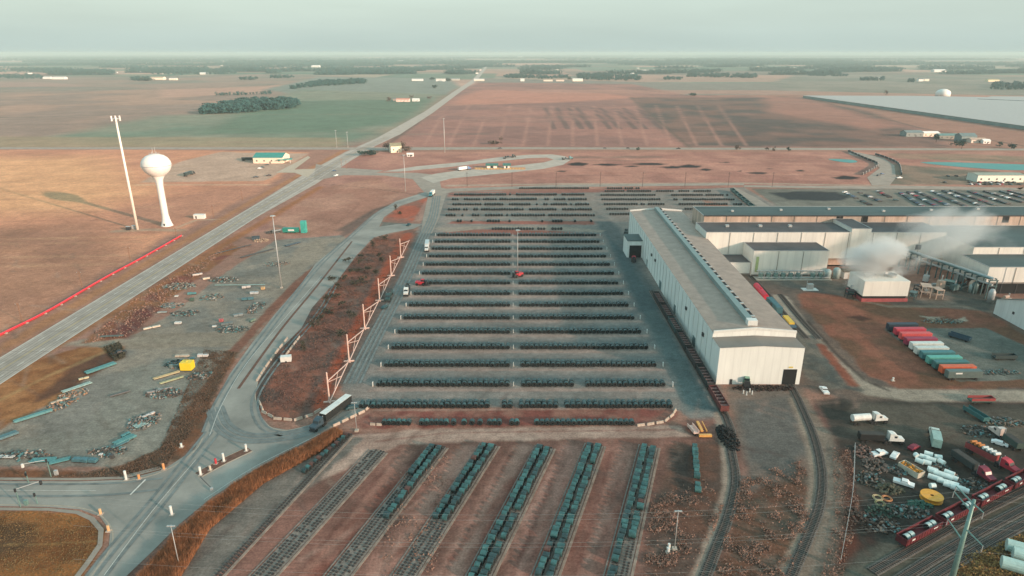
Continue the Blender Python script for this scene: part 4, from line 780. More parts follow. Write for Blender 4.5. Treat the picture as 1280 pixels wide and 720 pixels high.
def lamp_mast(px, py, h, label, r=.28, arms=3, group='tall lamp masts', m=None):
    t = thing('lamp_mast', label, 'lamp mast', G(px, py), 0, group); MB().tube((0, 0, 0), (0, 0, h), r, r*.5, n=10).build('pole', m or galv(), t, smooth=True)
    MB().tube((0, 0, h-.2), (0, 0, h+.1), 1.2 if arms > 2 else .25, n=10).build('ring', m or galv(), t)
    for a in range(arms): MB().box(((1.3 if arms > 2 else .6)*math.cos(a*6.28/arms), (1.3 if arms > 2 else .6)*math.sin(a*6.28/arms), h-.1), (.7, .35, .25), a*6.28/arms).build('lamp_head', galv(), t)
    MB().box((0, 0, .3), (1.2, 1.2, .6)).build('foot', conc(), t); return t
lamp_mast(352, 360, 40, 'tallest grey lamp mast at the edge of the west lot', .36)
lamp_mast(647, 345, 27, 'slim lamp mast standing in the middle gap of the coil rows')
lamp_mast(507, 239, 33, 'tall lamp mast on the grass west of the plant junction')
lamp_mast(556, 190.5, 42, 'tall lattice-grey mast north of the loop road', .5)
lamp_mast(421, 184, 22, 'western of two pale masts by the highway crossroads'); lamp_mast(435, 184, 20, 'eastern of two pale masts by the highway crossroads')
lamp_mast(225, 711, 13, 'leaning-looking white lamp post between the reeds and the coil racks', .14, 2)
lamp_mast(843, 687, 12, 'thin lamp post in the scrub by the curving tracks', .13, 2)
lamp_mast(546, 536.5-0, 8, 'thin lamp post behind the sparse coil row', .1, 2) if 0 else None
lamp_mast(446, 539, 11, 'white lamp post beside the barrier blocks near the truck', .13, 2)
def utility_pole(px, py, h, label, m=None, rz=0, group='wooden utility poles'):
    t = thing('utility_pole', label, 'utility pole', G(px, py), rz, group); m = m or mat('weathered_timber', A(150, 112, 88), .9, 0, .3, 1)
    MB().tube((0, 0, 0), (0, 0, h), .2, .14, n=8).build('pole', m, t); MB().box((0, 0, h-1), (2.6, .18, .2)).build('crossarm', m, t)
    mb = MB()
    for x in (-1.1, 0, 1.1): mb.tube((x, 0, h-.9), (x, 0, h-.5), .09)
    mb.build('insulators', galv(), t); return t
for px, py, h, lb in ((28, 403, 10, 'bare timber utility pole nearest the red pipe in the brown field'), (103, 361, 10, 'timber utility pole in the field halfway along the red pipe'), (163, 326, 9, 'timber utility pole south of the radio mast'), (221, 299, 8, 'short pole between water tower and highway'), (267, 272, 10, 'pale pole with box top beside the low white hut'), (303, 250, 9, 'thin pole on the verge past the white hut'), (200, 378, 8, 'thin pole on the east verge of the highway'), (427, 208, 9, 'signal pole at the plant entrance junction'), (433, 211, 9, 'second signal pole at the plant entrance junction')): utility_pole(px, py, h, lb.replace('nearest', 'close to'))
for k, px in enumerate((584, 640, 695, 750, 803, 856, 910, 965)): utility_pole(px, 233.5, 14, f'dark utility pole, {nth(k)} from the west along the service road behind the yard', mat('dark_timber', (.06, .045, .04), .9), group='dark poles behind the yard')
# big power pole close by
m_pp = mat('painted_steel_green', (.16, .27, .24), .45, .2, .15, .6); X0, Y0 = 98.9, 116.8
t = thing('power_pole', 'large green steel power pole with long arms above the red rail cars', 'power pole', (X0, Y0, 0))
MB().tube((0, 0, 0), (0, 0, 30), .75, .32, n=14).build('pole', m_pp, t, smooth=True)
tips = [(0, 5.8, 29.2), (0, -3.2, 29.2), (0, 6, 27.6), (0, 5.6, 20.4), (0, -5.4, 22.5)]
for a, b2 in (((0, 0, 29), tips[0]), ((0, 0, 29), tips[1]), ((0, 0, 27), tips[2]), ((0, 0, 19.2), tips[3]), ((0, 0, 22.3), tips[4])):
    ar = MB().tube(a, b2, .2, .12, n=8).build('arm', m_pp, t); MB().tube(b2, (b2[0], b2[1], b2[2]-1.6), .09, n=6).build('insulator', galv(), ar)
mw = mat('wire_aluminium', (.4, .42, .4), .5, .4)
for k, tp in enumerate(tips):
    mb = MB()
    for s in (-1, 1):
        pr = None
        for i in range(25):
            f = i/24; p = (X0+s*f*190, Y0+tp[1]+s*f*2, tp[2]-1.6-18*f*(1-f)*1.2)
            if pr: mb.tube(pr, p, .012, n=4, cap=False)
            pr = p
    w = mb.build('power_line', mw); tag(w, f'thin overhead wire hanging from the {["top far","top near","upper far","lower far","lower near"][k]} arm of the power pole', 'power line', 'overhead wires')
# braced frames beside the yard road
m_fr = mat('pink_primer_steel', (.72, .50, .42), .55, 0, .12, .8)
bases = [(412, 503), (436.5, 452), (456, 411), (474.5, 376), (489, 345), (501, 322), (512, 301), (519, 283)]
for k in range(6):
    a, b2 = G(*bases[k+1 if k > 1 else k]) if 0 else G(*bases[k]), G(*bases[k+1]); t = thing('braced_frame', f'pale pink braced frame, {nth(k)} in the zigzag line from the truck', 'steel frame', a, 0, 'pink frames beside the yard road')
    d = b2-a; MB().tube((0, 0, 0), (0, 0, 12.2), .32, .26, n=8).build('post', m_fr, t)
    MB().tube((.3, .3, .7), (d.x*.97, d.y*.97, .7), .2, n=6).build('rail', m_fr, t)
    MB().tube((0, 0, 8.6), (d.x*.9, d.y*.9, .9), .22, n=6).tube((0, 0, 8.2), (d.x*.55, d.y*.55, 1), .14, n=6).tube((d.x*.25, d.y*.25, .8), (d.x*.45, d.y*.45, 4.8), .1, n=6).build('brace', m_fr, t)
    MB().box((0, 0, .3), (4.2, .5, .5), .2).box((0, 0, .3), (.5, 2.4, .5), .5).build('foot', m_fr, t)
# red pipe along the highway
mb = MB(); q = resample(ribbon_pts([(-80, 462), (0, 420), (60, 390), (130, 349), (180, 322), (230, 293.5)], 1), 6)
for i in range(len(q)-1): mb.tube((*q[i], .6), (*q[i+1], .6), .55, n=10, cap=i in (0, len(q)-2))
t = thing('pipeline', 'long bright red pipe lying between the brown field and the highway', 'pipe'); mb.build('pipe', mat('signal_red', (.62, .03, .045), .4, 0, .12, .4), t)
mb = MB()
for p in q[::2]: mb.box((*p, .25), (2.2, .8, .5))
mb.build('blocks', conc(), t)
# ================================================================ VEHICLES
def place(p0, p1):   # rear, front in the photo -> centre, heading, length
    a, b2 = G(*p0), G(*p1); c = (a+b2)/2; d = b2-a; return c, math.atan2(d.y, d.x), d.length
def wheels(t, xs, w=2.3, r=.52):
    for x in xs:
        for s in (-1, 1): MB().tube((x, s*w/2-.18*s, r), (x, s*w/2+.18*s, r), r, n=14).build('wheel', rubber(), t)
def cmat(c): return mat('paint_%02x%02x%02x' % tuple(int(min(1, v)*255) for v in c), c, .55, 0, .16, .9)
def semi(label, c, h, cab, body, kind='box', L=15.5, roof=None, name='semi_truck'):
    t = thing(name, label, 'truck', c, h); cm = cmat(cab); x = L/2+1.5
    MB().box((x-.2, 0, 1.0), (6.4, 1.1, .5)).box((x+3.1, 0, .7), (.3, 2.3, .5)).build('chassis', darkm(), t)
    mb = MB(); prof = [(x-1.6, 1.2), (x+1.0, 1.2), (x+2.9, 1.2), (x+3.0, 2.0), (x+1.2, 2.35), (x+.75, 3.25), (x-.3, 3.75), (x-1.6, 3.8)]; n = len(prof)
    vs = [(a, -1.15, z) for a, z in prof]+[(a, 1.15, z) for a, z in prof]; mb.add(vs, [tuple(range(n)), tuple(range(2*n-1, n-1, -1))]+[(i, (i+1) % n, n+(i+1) % n, n+i) for i in range(n)]); cb = mb.build('cab', cm, t)
    MB().add([(x+1.24, -1., 2.42), (x+1.24, 1., 2.42), (x+.82, 1., 3.2), (x+.82, -1., 3.2)], [(0, 1, 2, 3)]).box((x+.2, 0, 2.7), (.9, 2.34, .7)).build('windscreen', glass(), cb)
    for s in (-1, 1): MB().tube((x-1.75, s*.9, 1), (x-1.75, s*.9, 4.0), .1).build('exhaust', galv(), t)
    wheels(t, (x+2.2, x-1.4, x-2.6))
    if kind == 'box':
        tr = MB().box((-.6, 0, 2.6), (L-1.4, 2.55, 2.8)).build('trailer', cmat(body), t); MB().box((-.6, 0, 4.03), (L-1.3, 2.6, .08)).build('trailer_roof', cmat(roof or W_), tr); MB().box((-.6, 0, 1.05), (L-2, 1., .3)).build('trailer_frame', darkm(), t)
    elif kind == 'flat': MB().box((-.6, 0, 1.35), (L-1.4, 2.55, .3)).build('trailer', darkm(), t); [MB().coil((-4+k*4, 0, 2.3), .8, 1.5, math.pi/2).build('load_coil', [m_coil, m_face], t) for k in range(2)]
    elif kind == 'tank': MB().tube((-L/2+.6, 0, 2.4), (L/2-1.6, 0, 2.4), 1.2, n=18).build('tank', cmat(body), t, smooth=False)
    elif kind == 'dump': MB().box((-.8, 0, 2.2), (L-2, 2.5, 1.9)).build('bed', cmat(body), t); MB().box((-.8, 0, 3.2), (L-2.4, 2.2, .1)).build('load', mat('dark_load', (.05, .045, .04), .9), t)
    wheels(t, (-L/2+1.2, -L/2+2.5))
    return t
c, h, _ = place((440, 503), (398, 535)); semi('semi truck with black trailer sides and white roof rounding the bend', c, h, (.04, .07, .09), (.02, .022, .022), 'box', 16, W_)
c, h, _ = place((535, 303), (533, 317)); semi('white flatbed semi truck at the north west corner of the coil rows', c, h, W_, W_, 'box', 12, (.5, .55, .55))
c, h, _ = place((511, 355), (507, 372)); semi('semi truck with white cab pulling dark coils along the yard road', c, h, W_, (.1, .1, .1), 'flat', 10)
c, h, _ = place((490, 362), (484, 380)); semi('dark teal semi truck parked by the pink frames', c, h, (.03, .07, .07), (.03, .07, .07), 'dump', 9)
c, h, _ = place((624, 199.5), (646, 196)); semi('dark semi truck queueing on the upper arm of the loop road', c, h, (.02, .03, .03), (.05, .06, .06), 'flat', 16)
c, h, _ = place((571, 214), (586, 212)); semi('blue-white semi truck approaching the weigh huts', c, h, (.1, .2, .35), W_, 'box', 12)
c, h, _ = place((700, 200), (714, 199)); semi('teal cab semi truck at the far turn of the loop road', c, h, (.05, .2, .22), (.1, .15, .15), 'flat', 10)
c, h, _ = place((545, 240), (536, 248)); semi('blue-green semi truck entering the yard junction', c, h, (.05, .22, .26), W_, 'box', 10)
c, h, _ = place((302, 201), (318, 201)); semi('dark parked semi truck west of the teal roofed shop', c, h, (.05, .06, .06), (.02, .03, .03), 'box', 14, (.03, .05, .05))
c, h, _ = place((228, 222), (243, 217)); semi('dark semi truck standing alone on the pale gravel lot', c, h, (.04, .05, .05), (.03, .05, .05), 'box', 14, (.05, .09, .09))
c, h, _ = place((1060, 530), (1093, 528)); semi('white tanker lorry parked at the top of the contractor yard', c, h, W_, W_, 'tank', 8.5)
c, h, _ = place((1070, 551), (1111, 553)); semi('lorry with white cab and long black bed below the white tanker', c, h, W_, (.015, .015, .015), 'dump', 9.5)
c, h, _ = place((1170, 566), (1166, 547)); semi('green and white lorry standing end-on above the white rolls', c, h, (.5, .55, .5), (.25, .38, .34), 'box', 7.5, (.3, .42, .38))
c, h, _ = place((1208, 562), (1250, 584)); semi('red lorry loaded with orange and white goods', c, h, (.45, .03, .05), (.3, .05, .05), 'dump', 11)
t = thing('cargo_bundle', 'heap of white sacks and orange crates riding on the red lorry', 'cargo', c+Vector((0, 0, 3.3)), h); 
for k in range(7): MB().tube((-4+k*1.2, -.8, .5), (-3.4+k*1.2, .8, .55), .5, n=12).build('sack', white() if k > 2 else mat('orange_crate', (.6, .2, .05), .6), t)
c, h, _ = place((1192, 573), (1222, 594)); semi('dark dirty lorry with red nose below the loaded red lorry', c, h, (.2, .02, .04), (.03, .04, .04), 'dump', 10)
c, h, _ = place((1275, 566), (1250, 548)); semi('dark green lorry with a pale cab at the right edge of the contractor yard'.replace('right', 'east'), c, h, (.6, .5, .45), (.04, .07, .06), 'dump', 8)
c, h, _ = place((1254, 557), (1270, 566)) if 0 else place((1192, 556), (1200, 561))
# articulated handler machines
def loader(label, p0, p1, col, name='coil_handler', cat='handler'):
    c, h, _ = place(p0, p1); t = thing(name, label, cat, c, h); cm = cmat(col)
    MB().box((-1.2, 0, 1.6), (3.4, 2.4, 1.5)).build('body', cm, t); cb = MB().box((.9, 0, 2.6), (1.6, 1.8, 1.9)).build('cab', cm, t); MB().box((.95, 0, 2.9), (1.66, 1.84, .9)).build('window', glass(), cb)
    MB().box((3., 0, 1.4), (.4, 2.2, 3)).build('mast', darkm(), t); MB().box((4.2, .6, .4), (2.2, .25, .2)).box((4.2, -.6, .4), (2.2, .25, .2)).build('fork', darkm(), t); wheels(t, (-2, 1.9), 2.5, .75)
    return t
loader('red coil handling machine in the middle gap of the rows by the slim mast', (652, 345), (643, 347), (.5, .04, .05)); loader('red coil handling machine outside the small loading bay', (792, 322), (792, 331), (.5, .04, .06))
loader('red coil handling machine at the west end of a row near the white cab truck', (520, 356), (533, 357), (.55, .04, .06))
loader('green loading machine in front of the annex wall', (932, 477), (933, 484), (.2, .35, .25)); loader('dark coil handling machine north of the loading bay', (782, 296), (783, 289), (.05, .07, .07))
# cars
def car_mesh(col, pick=False):
    mb = MB(); P = [(-2.25, .35), (2.25, .35), (2.3, .75), (1.3, .95), (.7, 1.42), (-1.2, 1.45), (-1.9, 1.0), (-2.3, .95)] if not pick else [(-2.7, .45), (2.7, .45), (2.75, 1.05), (1.4, 1.15), (.9, 1.8), (-.6, 1.8), (-.75, 1.15), (-2.75, 1.15)]
    n = len(P); W = .9 if not pick else 1.0
    vs = [(a, -W*(.84 if z > 1.3 else 1), z) for a, z in P]+[(a, W*(.84 if z > 1.3 else 1), z) for a, z in P]
    mb.add(vs, [tuple(range(n)), tuple(range(2*n-1, n-1, -1))]+[(i, (i+1) % n, n+(i+1) % n, n+i) for i in range(n)], 0)
    g = MB(); zc = 1.2 if not pick else 1.5
    g.box((.02, 0, zc), (1.7, W*1.78, .34)).add([(1.24, -W*.8, 1.0), (1.24, W*.8, 1.0), (.76, W*.7, 1.4), (.76, -W*.7, 1.4)], [(0, 1, 2, 3)])
    return mb, g
CARS = {}; CC = {'white': (.75, .75, .73), 'silver': (.42, .44, .44), 'black': (.02, .022, .025), 'dark grey': (.06, .07, .075), 'dark red': (.22, .02, .04), 'blue': (.04, .09, .16), 'dark teal': (.03, .08, .09)}
def car(px, py, rz, colr, label, group=None, pick=False, world=None, sc_=1.):
    k = (colr, pick); g = Vector(world) if world else G(px, py)
    if k not in CARS:
        t = thing('parked_car' if not pick else 'pickup_truck', label, 'car' if not pick else 'pickup', g, rz, group); mb, gl = car_mesh(CC[colr], pick); mb.build('body', cmat(CC[colr]), t); gl.build('window', glass(), t)
        w = (1.35, -1.4) if not pick else (1.75, -1.7)
        for x in w:
            for s in (-1, 1): MB().tube((x, s*.7, .34), (x, s*.92, .34), .34, n=10).build('wheel', rubber(), t)
        CARS[k] = t
        if sc_ != 1: t.scale = (sc_,)*3
        return t
    return dup(CARS[k], g, rz, label, group, sc_ if sc_ != 1 else None)
cols = ['white', 'silver', 'black', 'dark grey', 'black', 'dark red', 'blue', 'dark teal', 'dark grey', 'dark teal', 'black', 'black', 'dark grey', 'dark teal']
n_ = 0; pr = R(-62)
lines = [((1056, 241), (1088, 257)), ((1072, 240), (1100, 252)), ((1098, 240), (1120, 251)), ((1126, 242), (1160, 262)), ((1136, 241), (1178, 262)), ((1146, 240), (1196, 262)), ((1166, 240), (1214, 262)), ((1180, 239.5), (1234, 261)), ((1190, 239), (1246, 258)), ((1212, 240), (1262, 256)), ((1232, 240), (1280, 254)), ((1252, 240), (1300, 254)), ((1262, 239.5), (1320, 254))]
for li, (p0, p1) in enumerate(lines):
    a, b2 = G(*p0), G(*p1); d = (b2-a); L_ = d.length; d.normalize(); ang = math.atan2(d.y, d.x)+math.pi/2; s = 0; ic = 0
    dens = .6 if li < 3 else .95
    while s < L_:
        if rng.random() < dens:
            cl = rng.choice(cols); p = a+d*s
            car(0, 0, ang+rng.gauss(0, .03)+(math.pi if rng.random() < .4 else 0), cl, f'{cl} car, {nth(ic)} from the far end, {nth(li)} staff parking row', f'cars in the {nth(li)} staff parking row', world=(p.x, p.y, 0)); ic += 1; n_ += 1
        s += 2.7
for k in range(26):
    px, py = rng.uniform(1180, 1290), rng.choice([220.5, 228.5, 231]); 
    if 1218 < px < 1268 and py < 227: py = 231
    cl = rng.choice(cols); car(px+k*.01, py, rng.choice([1.5, 1.6, 4.7]), cl, f'{cl} car near the office block, {nth(k)} of that scattered group', 'cars round the office block')
for i, (px, py, rz, cl, lb, pk) in enumerate([(328, 209.5, .3, 'dark teal', 'dark teal car parked close to the teal roofed shop', 0), (334, 206.5, .3, 'dark grey', 'dark grey car beside the canopy of the teal roofed shop', 0), (325, 211, .3, 'white', 'white car parked on the gravel before the teal roofed shop', 0), (320, 222, .2, 'dark grey', 'dark grey pickup on the gravel lot south of the shop', 1), (336, 220, .5, 'black', 'black pickup beside the shop driveway', 1), (420, 220, 1.2, 'white', 'white pickup waiting at the plant entrance junction', 1), (418, 214, .3, 'blue', 'blue car turning at the plant entrance junction', 0),
 (785, 185.6, 0, 'black', 'black car driving on the far cross road beyond the yard', 0), (756, 185.6, 0, 'dark grey', 'dark grey car driving on the far cross road', 0), (848, 186.2, 0, 'black', 'black pickup heading east on the far cross road', 1), (625, 185.8, 0, 'dark grey', 'dark grey pickup on the cross road north of the loop', 1), (1142, 561, .5, 'dark red', 'bright crimson car in the contractor yard', 0), (1129, 606, -.6, 'white', 'white pickup with dark bed low in the contractor yard', 1), (1118, 571, .8, 'white', 'small white car among the contractor yard clutter', 0), (1098, 569, .3, 'white', 'white pickup with orange load below the lorries', 1), (511, 282, 1.3, 'dark teal', 'dark teal pickup beside the pink frames at the branch road', 1), (481, 385, 1.2, 'dark teal', 'dark car parked behind the pink frames', 0), (440, 511, .4, 'dark teal', 'dark green van-like car beside the barrier blocks', 0), (1103, 218, .3, 'blue', 'blue car on the pale side road north of the staff car park', 0), (1098, 220, .5, 'dark grey', 'dark car stopped on the pale side road', 0), (1124, 223, .1, 'white', 'white van on the verge east of the pale side road', 1), (149, 443, .8, 'black', 'black pickup at the corner of the west lot', 1), (1030, 490, 1.5, 'white', 'white van parked at the corner below the annex', 1), (1249, 556, -.7, 'white', 'small white car beside the dark green lorry', 0)]): car(px, py, rz, cl, lb, None, bool(pk))
for k, (px, py) in enumerate([(372, 250), (250, 300)][:0]): pass
for k, px in enumerate(([(1060, 189.3), (1080, 198), (1097, 205.5), (1091, 212), (1078, 219)], [(1094, 193.5), (1108, 198), (1123, 205.5), (1127, 219)])):
    mb = MB(); wallpath(mb, ribbon_pts(px, 1), .5, 2.2); t = thing('guard_fence', ['dark guard fence along the west side of the pale side road', 'dark guard fence along the east side of the pale side road'][k], 'fence'); mb.build('panel', darkm(), t)
    mb = MB(); [mb.box((*p, 1.3), (.7, .7, 2.6)) for p in resample(ribbon_pts(px, 1), 12)]; mb.build('posts', galv(), t)
# trailers in the container yard
tc_ = [((.11, .15, .14), 'slate grey'), ((.62, .12, .05), 'orange-red'), ((.04, .15, .15), 'dark teal'), ((.10, .36, .30), 'sea green'), ((.05, .18, .19), 'deep teal'), ((.55, .58, .54), 'pale grey'), ((.6, .62, .58), 'white'), ((.28, .03, .07), 'maroon'), ((.62, .09, .09), 'salmon red'), ((.5, .05, .08), 'bright red'), ((.02, .04, .06), 'navy black')]
px0 = [(1184, 476), (1176.5, 470), (1168, 464), (1160, 458), (1152, 451.5), (1145, 446), (1139, 440), (1132, 434), (1126, 427.5), (1119, 421.5), (1110, 415.5)]
for k, ((cc, nm), (x, y)) in enumerate(zip(tc_, px0)):
    g = G(x, y); t = thing('cargo_trailer', f'{nm} box trailer in the slanted line at the gravel trailer yard', 'trailer', (g.x, g.y+1.3, 0), R(1), 'box trailers in the trailer yard'); cm = cmat(cc)
    mb = MB().box((6.7, 0, 2.5), (13.4, 2.5, 2.8))
    for j in range(26): mb.box((.4+j*.5, -1.27, 2.5), (.18, .05, 2.6))
    mb.build('body', cm, t); MB().box((6.7, 0, .85), (13, 1, .4)).build('frame', darkm(), t); MB().box((-.03, 0, 2.5), (.06, 2.2, 2.5)).build('door', cm, t)
    for xx in (1.2, 2.5, 11.5):
        MB().tube((xx, -1.1, .48), (xx, -.7, .48), .48, n=12).tube((xx, .7, .48), (xx, 1.1, .48), .48, n=12).build('wheel', rubber(), t)
    if k == 0: MB().box((4, -1.31, 3.1), (2.6, .05, .6)).build('lettering', white(), t)
for k, (p0, p1, cc, lb) in enumerate([((1186, 420), (1212, 428), (.03, .07, .1), 'dark blue open flat trailer alone in the trailer yard'), ((1241, 449), (1268, 449), (.03, .05, .05), 'black empty trailer in the middle of the trailer yard'), ((1206, 513), (1232, 529), (.03, .12, .12), 'dark teal skip trailer beside the haul road'), ((1211, 503), (1240, 503), (.03, .11, .09), 'green and red covered wagon on the haul road edge')]):
    c, h, L_ = place(p0, p1); t = thing('flat_trailer', lb, 'trailer', c, h); MB().box((0, 0, 1), (L_, 2.5, .5)).build('deck', cmat(cc), t); MB().box((0, 1.2, 1.7), (L_, .12, 1.1)).box((0, -1.2, 1.7), (L_, .12, 1.1)).box((L_/2, 0, 1.7), (.12, 2.5, 1.1)).build('side_board', cmat(cc) if k < 3 else cmat((.3, .05, .05)), t); wheels(t, (-L_/2+1.2, L_/2-1.2), 2.3, .45)
# ================================================================ RAIL WAGONS
def gondola(label, c, h, L, col, cargo=None, group=None, hh=1.9, ribs=11):
    t = thing('gondola_wagon', label, 'rail wagon', c, h, group); cm = mat('wagon_%s' % str(col), col, .6, 0, .35, .6)
    mb = MB().box((0, 0, 1.3), (L-1, 2.9, .3))
    for s in (-1, 1): mb.box((0, s*1.42, 1.4+hh/2), (L-1, .1, hh)); mb.box((s*(L/2-.55), 0, 1.4+hh/2), (.1, 2.8, hh)); mb.box((0, s*1.46, 1.4+hh), (L-.9, .2, .16))
    for k in range(ribs):
        for s in (-1, 1): mb.box((-L/2+1+k*(L-2)/(ribs-1), s*1.5, 1.4+hh/2), (.16, .12, hh))
    mb.build('body', cm, t); MB().box((0, 0, .95), (L, .5, .35)).build('underframe', darkm(), t)
    for s in (-1, 1):
        b = MB().box((s*(L/2-2.6), 0, .65), (2.6, 2.0, .4)).build('bogie', darkm(), t); mb = MB()
        for x in (-.9, .9): mb.tube((s*(L/2-2.6)+x, -.85, .75), (s*(L/2-2.6)+x, .85, .75), .42, n=12)
        mb.build('wheelset', m_rail, b)
    if cargo == 'cradle':
        for k in range(6): MB().box((-L/2+2+k*(L-4)/5, 0, 2.6), (.7, 2.7, .5)).build('cradle', mat('cradle_pink', A(150, 112, 106), .7), t)
    MB().box((-L/2+3.2, -1.57, 2.4), (1.2, .04, .5)).box((L/2-3.6, -1.57, 2.5), (1.8, .04, .3)).build('marking', white(), t)
    return t
for k in range(7):
    y = 202+8.3+k*17; gondola(f'{["dusty red-pink", "black", "dark brown", "black", "dark teal", "black", "dark brown"][k]} open wagon, {nth(k)} from the open dirt in the train along the long shed', (74.8, y, .12), math.pi/2, 16.4, [A(130, 72, 68), (.03, .035, .035), (.05, .04, .04), (.025, .03, .03), (.04, .07, .07), (.03, .03, .03), (.05, .04, .04)][k], 'cradle', 'wagons along the long shed')
coil_w = protos[0][0].copy(); coil_w.materials[0] = mat('pale_coil_wrap', (.42, .52, .49), .4, .1, .2, 1)
p0, p1 = G(1130, 690), G(1290, 604.5); d = (p1-p0).normalized(); nn = Vector((-d.y, d.x, 0)); h = math.atan2(d.y, d.x)
for k in range(4):
    c = p0+d*(8.2+k*16.8)+nn*1.6; c.z = .12; gondola(f'dark red open wagon carrying paired coils, {nth(k)} from the near end under the power pole', c, h, 16.2, (.11, .012, .018), None, 'dark red wagons under the power pole', 1.7, 13)
    for j, s in enumerate((-5.6, -3.8, 3.6, 5.4)):
        p = c+d*s; coil_obj(p.x, p.y, h+math.pi/2, 1, f'pale topped steel coil, {nth(j)} inside the {nth(k)} dark red wagon', 'coils in the dark red wagons', 1.5, .95).data = coil_w
q0, q1 = G(914, 239), G(946, 266)
for k in range(7):
    c = q0.lerp(q1, (k+.5)/7); gondola(f'dark teal open wagon, {nth(k)} from the north beside the pale haul road', c, math.atan2(q1.y-q0.y, q1.x-q0.x), (q1-q0).length/7-1, (.04, .10, .10), None, 'wagons beside the haul road', 1.7, 6)
def wagon(label, p0, p1, kind, col):
    c, h, L_ = place(p0, p1); L_ = max(10, L_); t = thing({'tank': 'tank_wagon', 'box': 'box_wagon', 'flat': 'flat_wagon'}[kind], label, 'rail wagon', c, h)
    if kind == 'tank': MB().tube((-L_/2+.6, 0, 2.7), (L_/2-.6, 0, 2.7), 1.5, n=18).build('tank', cmat(col), t); MB().tube((0, 0, 4), (0, 0, 4.7), .5).build('dome', cmat(col), t)
    elif kind == 'box': MB().box((0, 0, 2.9), (L_-1, 3, 3)).build('body', cmat(col), t); MB().box((0, 0, 4.45), (L_-.9, 2.4, .15)).build('roof', cmat(col), t); MB().box((0, -1.52, 2.9), (2.4, .06, 2.6)).build('door', darkm(), t)
    else: MB().box((0, 0, 1.7), (L_-1, 2.9, .7)).build('deck', cmat(col), t); MB().box((0, 0, 2.5), (L_*.6, 2.4, .9)).build('load', cmat((.65, .42, .05)), t)
    MB().box((0, 0, 1), (L_, 2, .4)).build('underframe', darkm(), t)
    for s in (-1, 1): MB().tube((s*(L_/2-2), -.85, .55), (s*(L_/2-2), .85, .55), .42, n=12).tube((s*(L_/2-3.6), -.85, .55), (s*(L_/2-3.6), .85, .55), .42, n=12).build('wheelset', m_rail, t)
wagon('bright red tank wagon standing behind the long shed roof', (944, 362), (957, 378), 'tank', (.5, .02, .05)); wagon('dark teal box wagon next to the bright red tank wagon', (960, 381), (974, 396), 'box', (.04, .12, .14)); wagon('dark blue flat wagon with yellow load near the annex', (978, 398), (992, 414), 'flat', (.05, .1, .14))
# ================================================================ SMALL THINGS
def tank_roll(px, py, ang, L, r, label, col=W_, name='storage_roll', cat='roll', z=0, group=None):
    g = G(px, py); t = thing(name, label, cat, g, ang, group); MB().tube((-L/2, 0, r+z), (L/2, 0, r+z), r, n=16).build('shell', cmat(col), t); MB().box((-L*.3, 0, .1), (.3, r*1.7, .3)).box((L*.3, 0, .1), (.3, r*1.7, .3)).build('cradle', darkm(), t); return t
wr = [(1145, 572, 1.6, 1.4, 'beside the orange crate'), (1149, 579, -.8, 2.6, 'east of the orange crate'), (1155, 574, -.6, 3, ''), (1160, 570, -.6, 2.6, ''), (1163, 577, -.6, 3, ''), (1158, 581, -.6, 2.6, ''), (1172, 574, -.3, 2.2, ''), (1176, 580, -1.2, 2.2, ''), (1165, 590, -.7, 3, ''), (1172, 594, -.7, 5.5, ''), (1178, 597, -.7, 5.5, ''), (1168, 600, -.7, 4, ''), (1186, 594, -.8, 3, ''), (1190, 600, -.8, 3, ''), (1184, 606, -.6, 6, ''), (1192, 611, -.6, 6, ''), (1199, 614, -.6, 5, ''), (1165, 610, 0, 1.6, 'alone below the line')]
for k, (x, y, a, L_, w) in enumerate(wr): tank_roll(x, y, a, L_*.9, .8, f'white plastic roll {w}, {nth(k)} down the heap in the contractor yard' if w else f'white plastic roll, {nth(k)} down the heap in the contractor yard', (.7, .76, .72), group='white rolls in the contractor yard')
t = thing('skip_bin', 'open pale bin filled with orange scrap in the contractor yard', 'skip', G(1138, 590), -1.15); MB().box((0, 0, .2), (6.4, 3, .3)).box((0, 1.5, 1), (6.4, .15, 1.8)).box((0, -1.5, 1), (6.4, .15, 1.8)).box((3.2, 0, 1), (.15, 3, 1.8)).box((-3.2, 0, 1), (.15, 3, 1.8)).build('bin', mat('pale_tan_steel', (.5, .45, .36), .6), t); mb = MB()
for k in range(60): mb.box((rng.uniform(-2.9, 2.9), rng.uniform(-1.3, 1.3), rng.uniform(1., 1.9)), (rng.uniform(.3, .9), .3, .25), rng.random()*3, ry=rng.random())
mb.build('scrap', mat('orange_scrap', (.62, .27, .03), .6, 0, .4, 2), t)
t = thing('cable_reel', 'large flat orange cable reel lying in the contractor yard', 'cable reel', G(1163.5, 625)); mo = mat('orange_reel', (.75, .33, .03), .5, 0, .15, 1)
MB().lathe([(.5, .35), (2.9, .35), (2.9, .6), (.5, .6), (.5, .35)], 28).build('flange', mo, t); MB().lathe([(.5, 1.5), (2.9, 1.5), (2.9, 1.7), (.5, 1.7), (.5, 1.5)], 28).build('flange', mo, t); MB().lathe([(1.4, .6), (1.4, 1.5)], 24).build('drum', mat('cable_brown', (.2, .1, .04), .7), t)
for k, (x, y) in enumerate([(1097, 623), (1108, 624), (1099, 630)]): t = thing('hose_coil', f'{["tan","orange-brown","olive"][k]} ring of hose lying west of the white pickup', 'hose', G(x, y), 0, 'hose rings'); mb = MB(); [mb.lathe([(r_, .0), (r_+.12, .1), (r_, .25), (r_-.12, .1), (r_, 0)], 24, (k*.1, 0, z_)) for r_, z_ in ((1.2, 0), (1.35, .2), (1.0, .2))]; mb.build('ring', cmat([(.45, .36, .2), (.5, .2, .07), (.2, .2, .1)][k]), t)
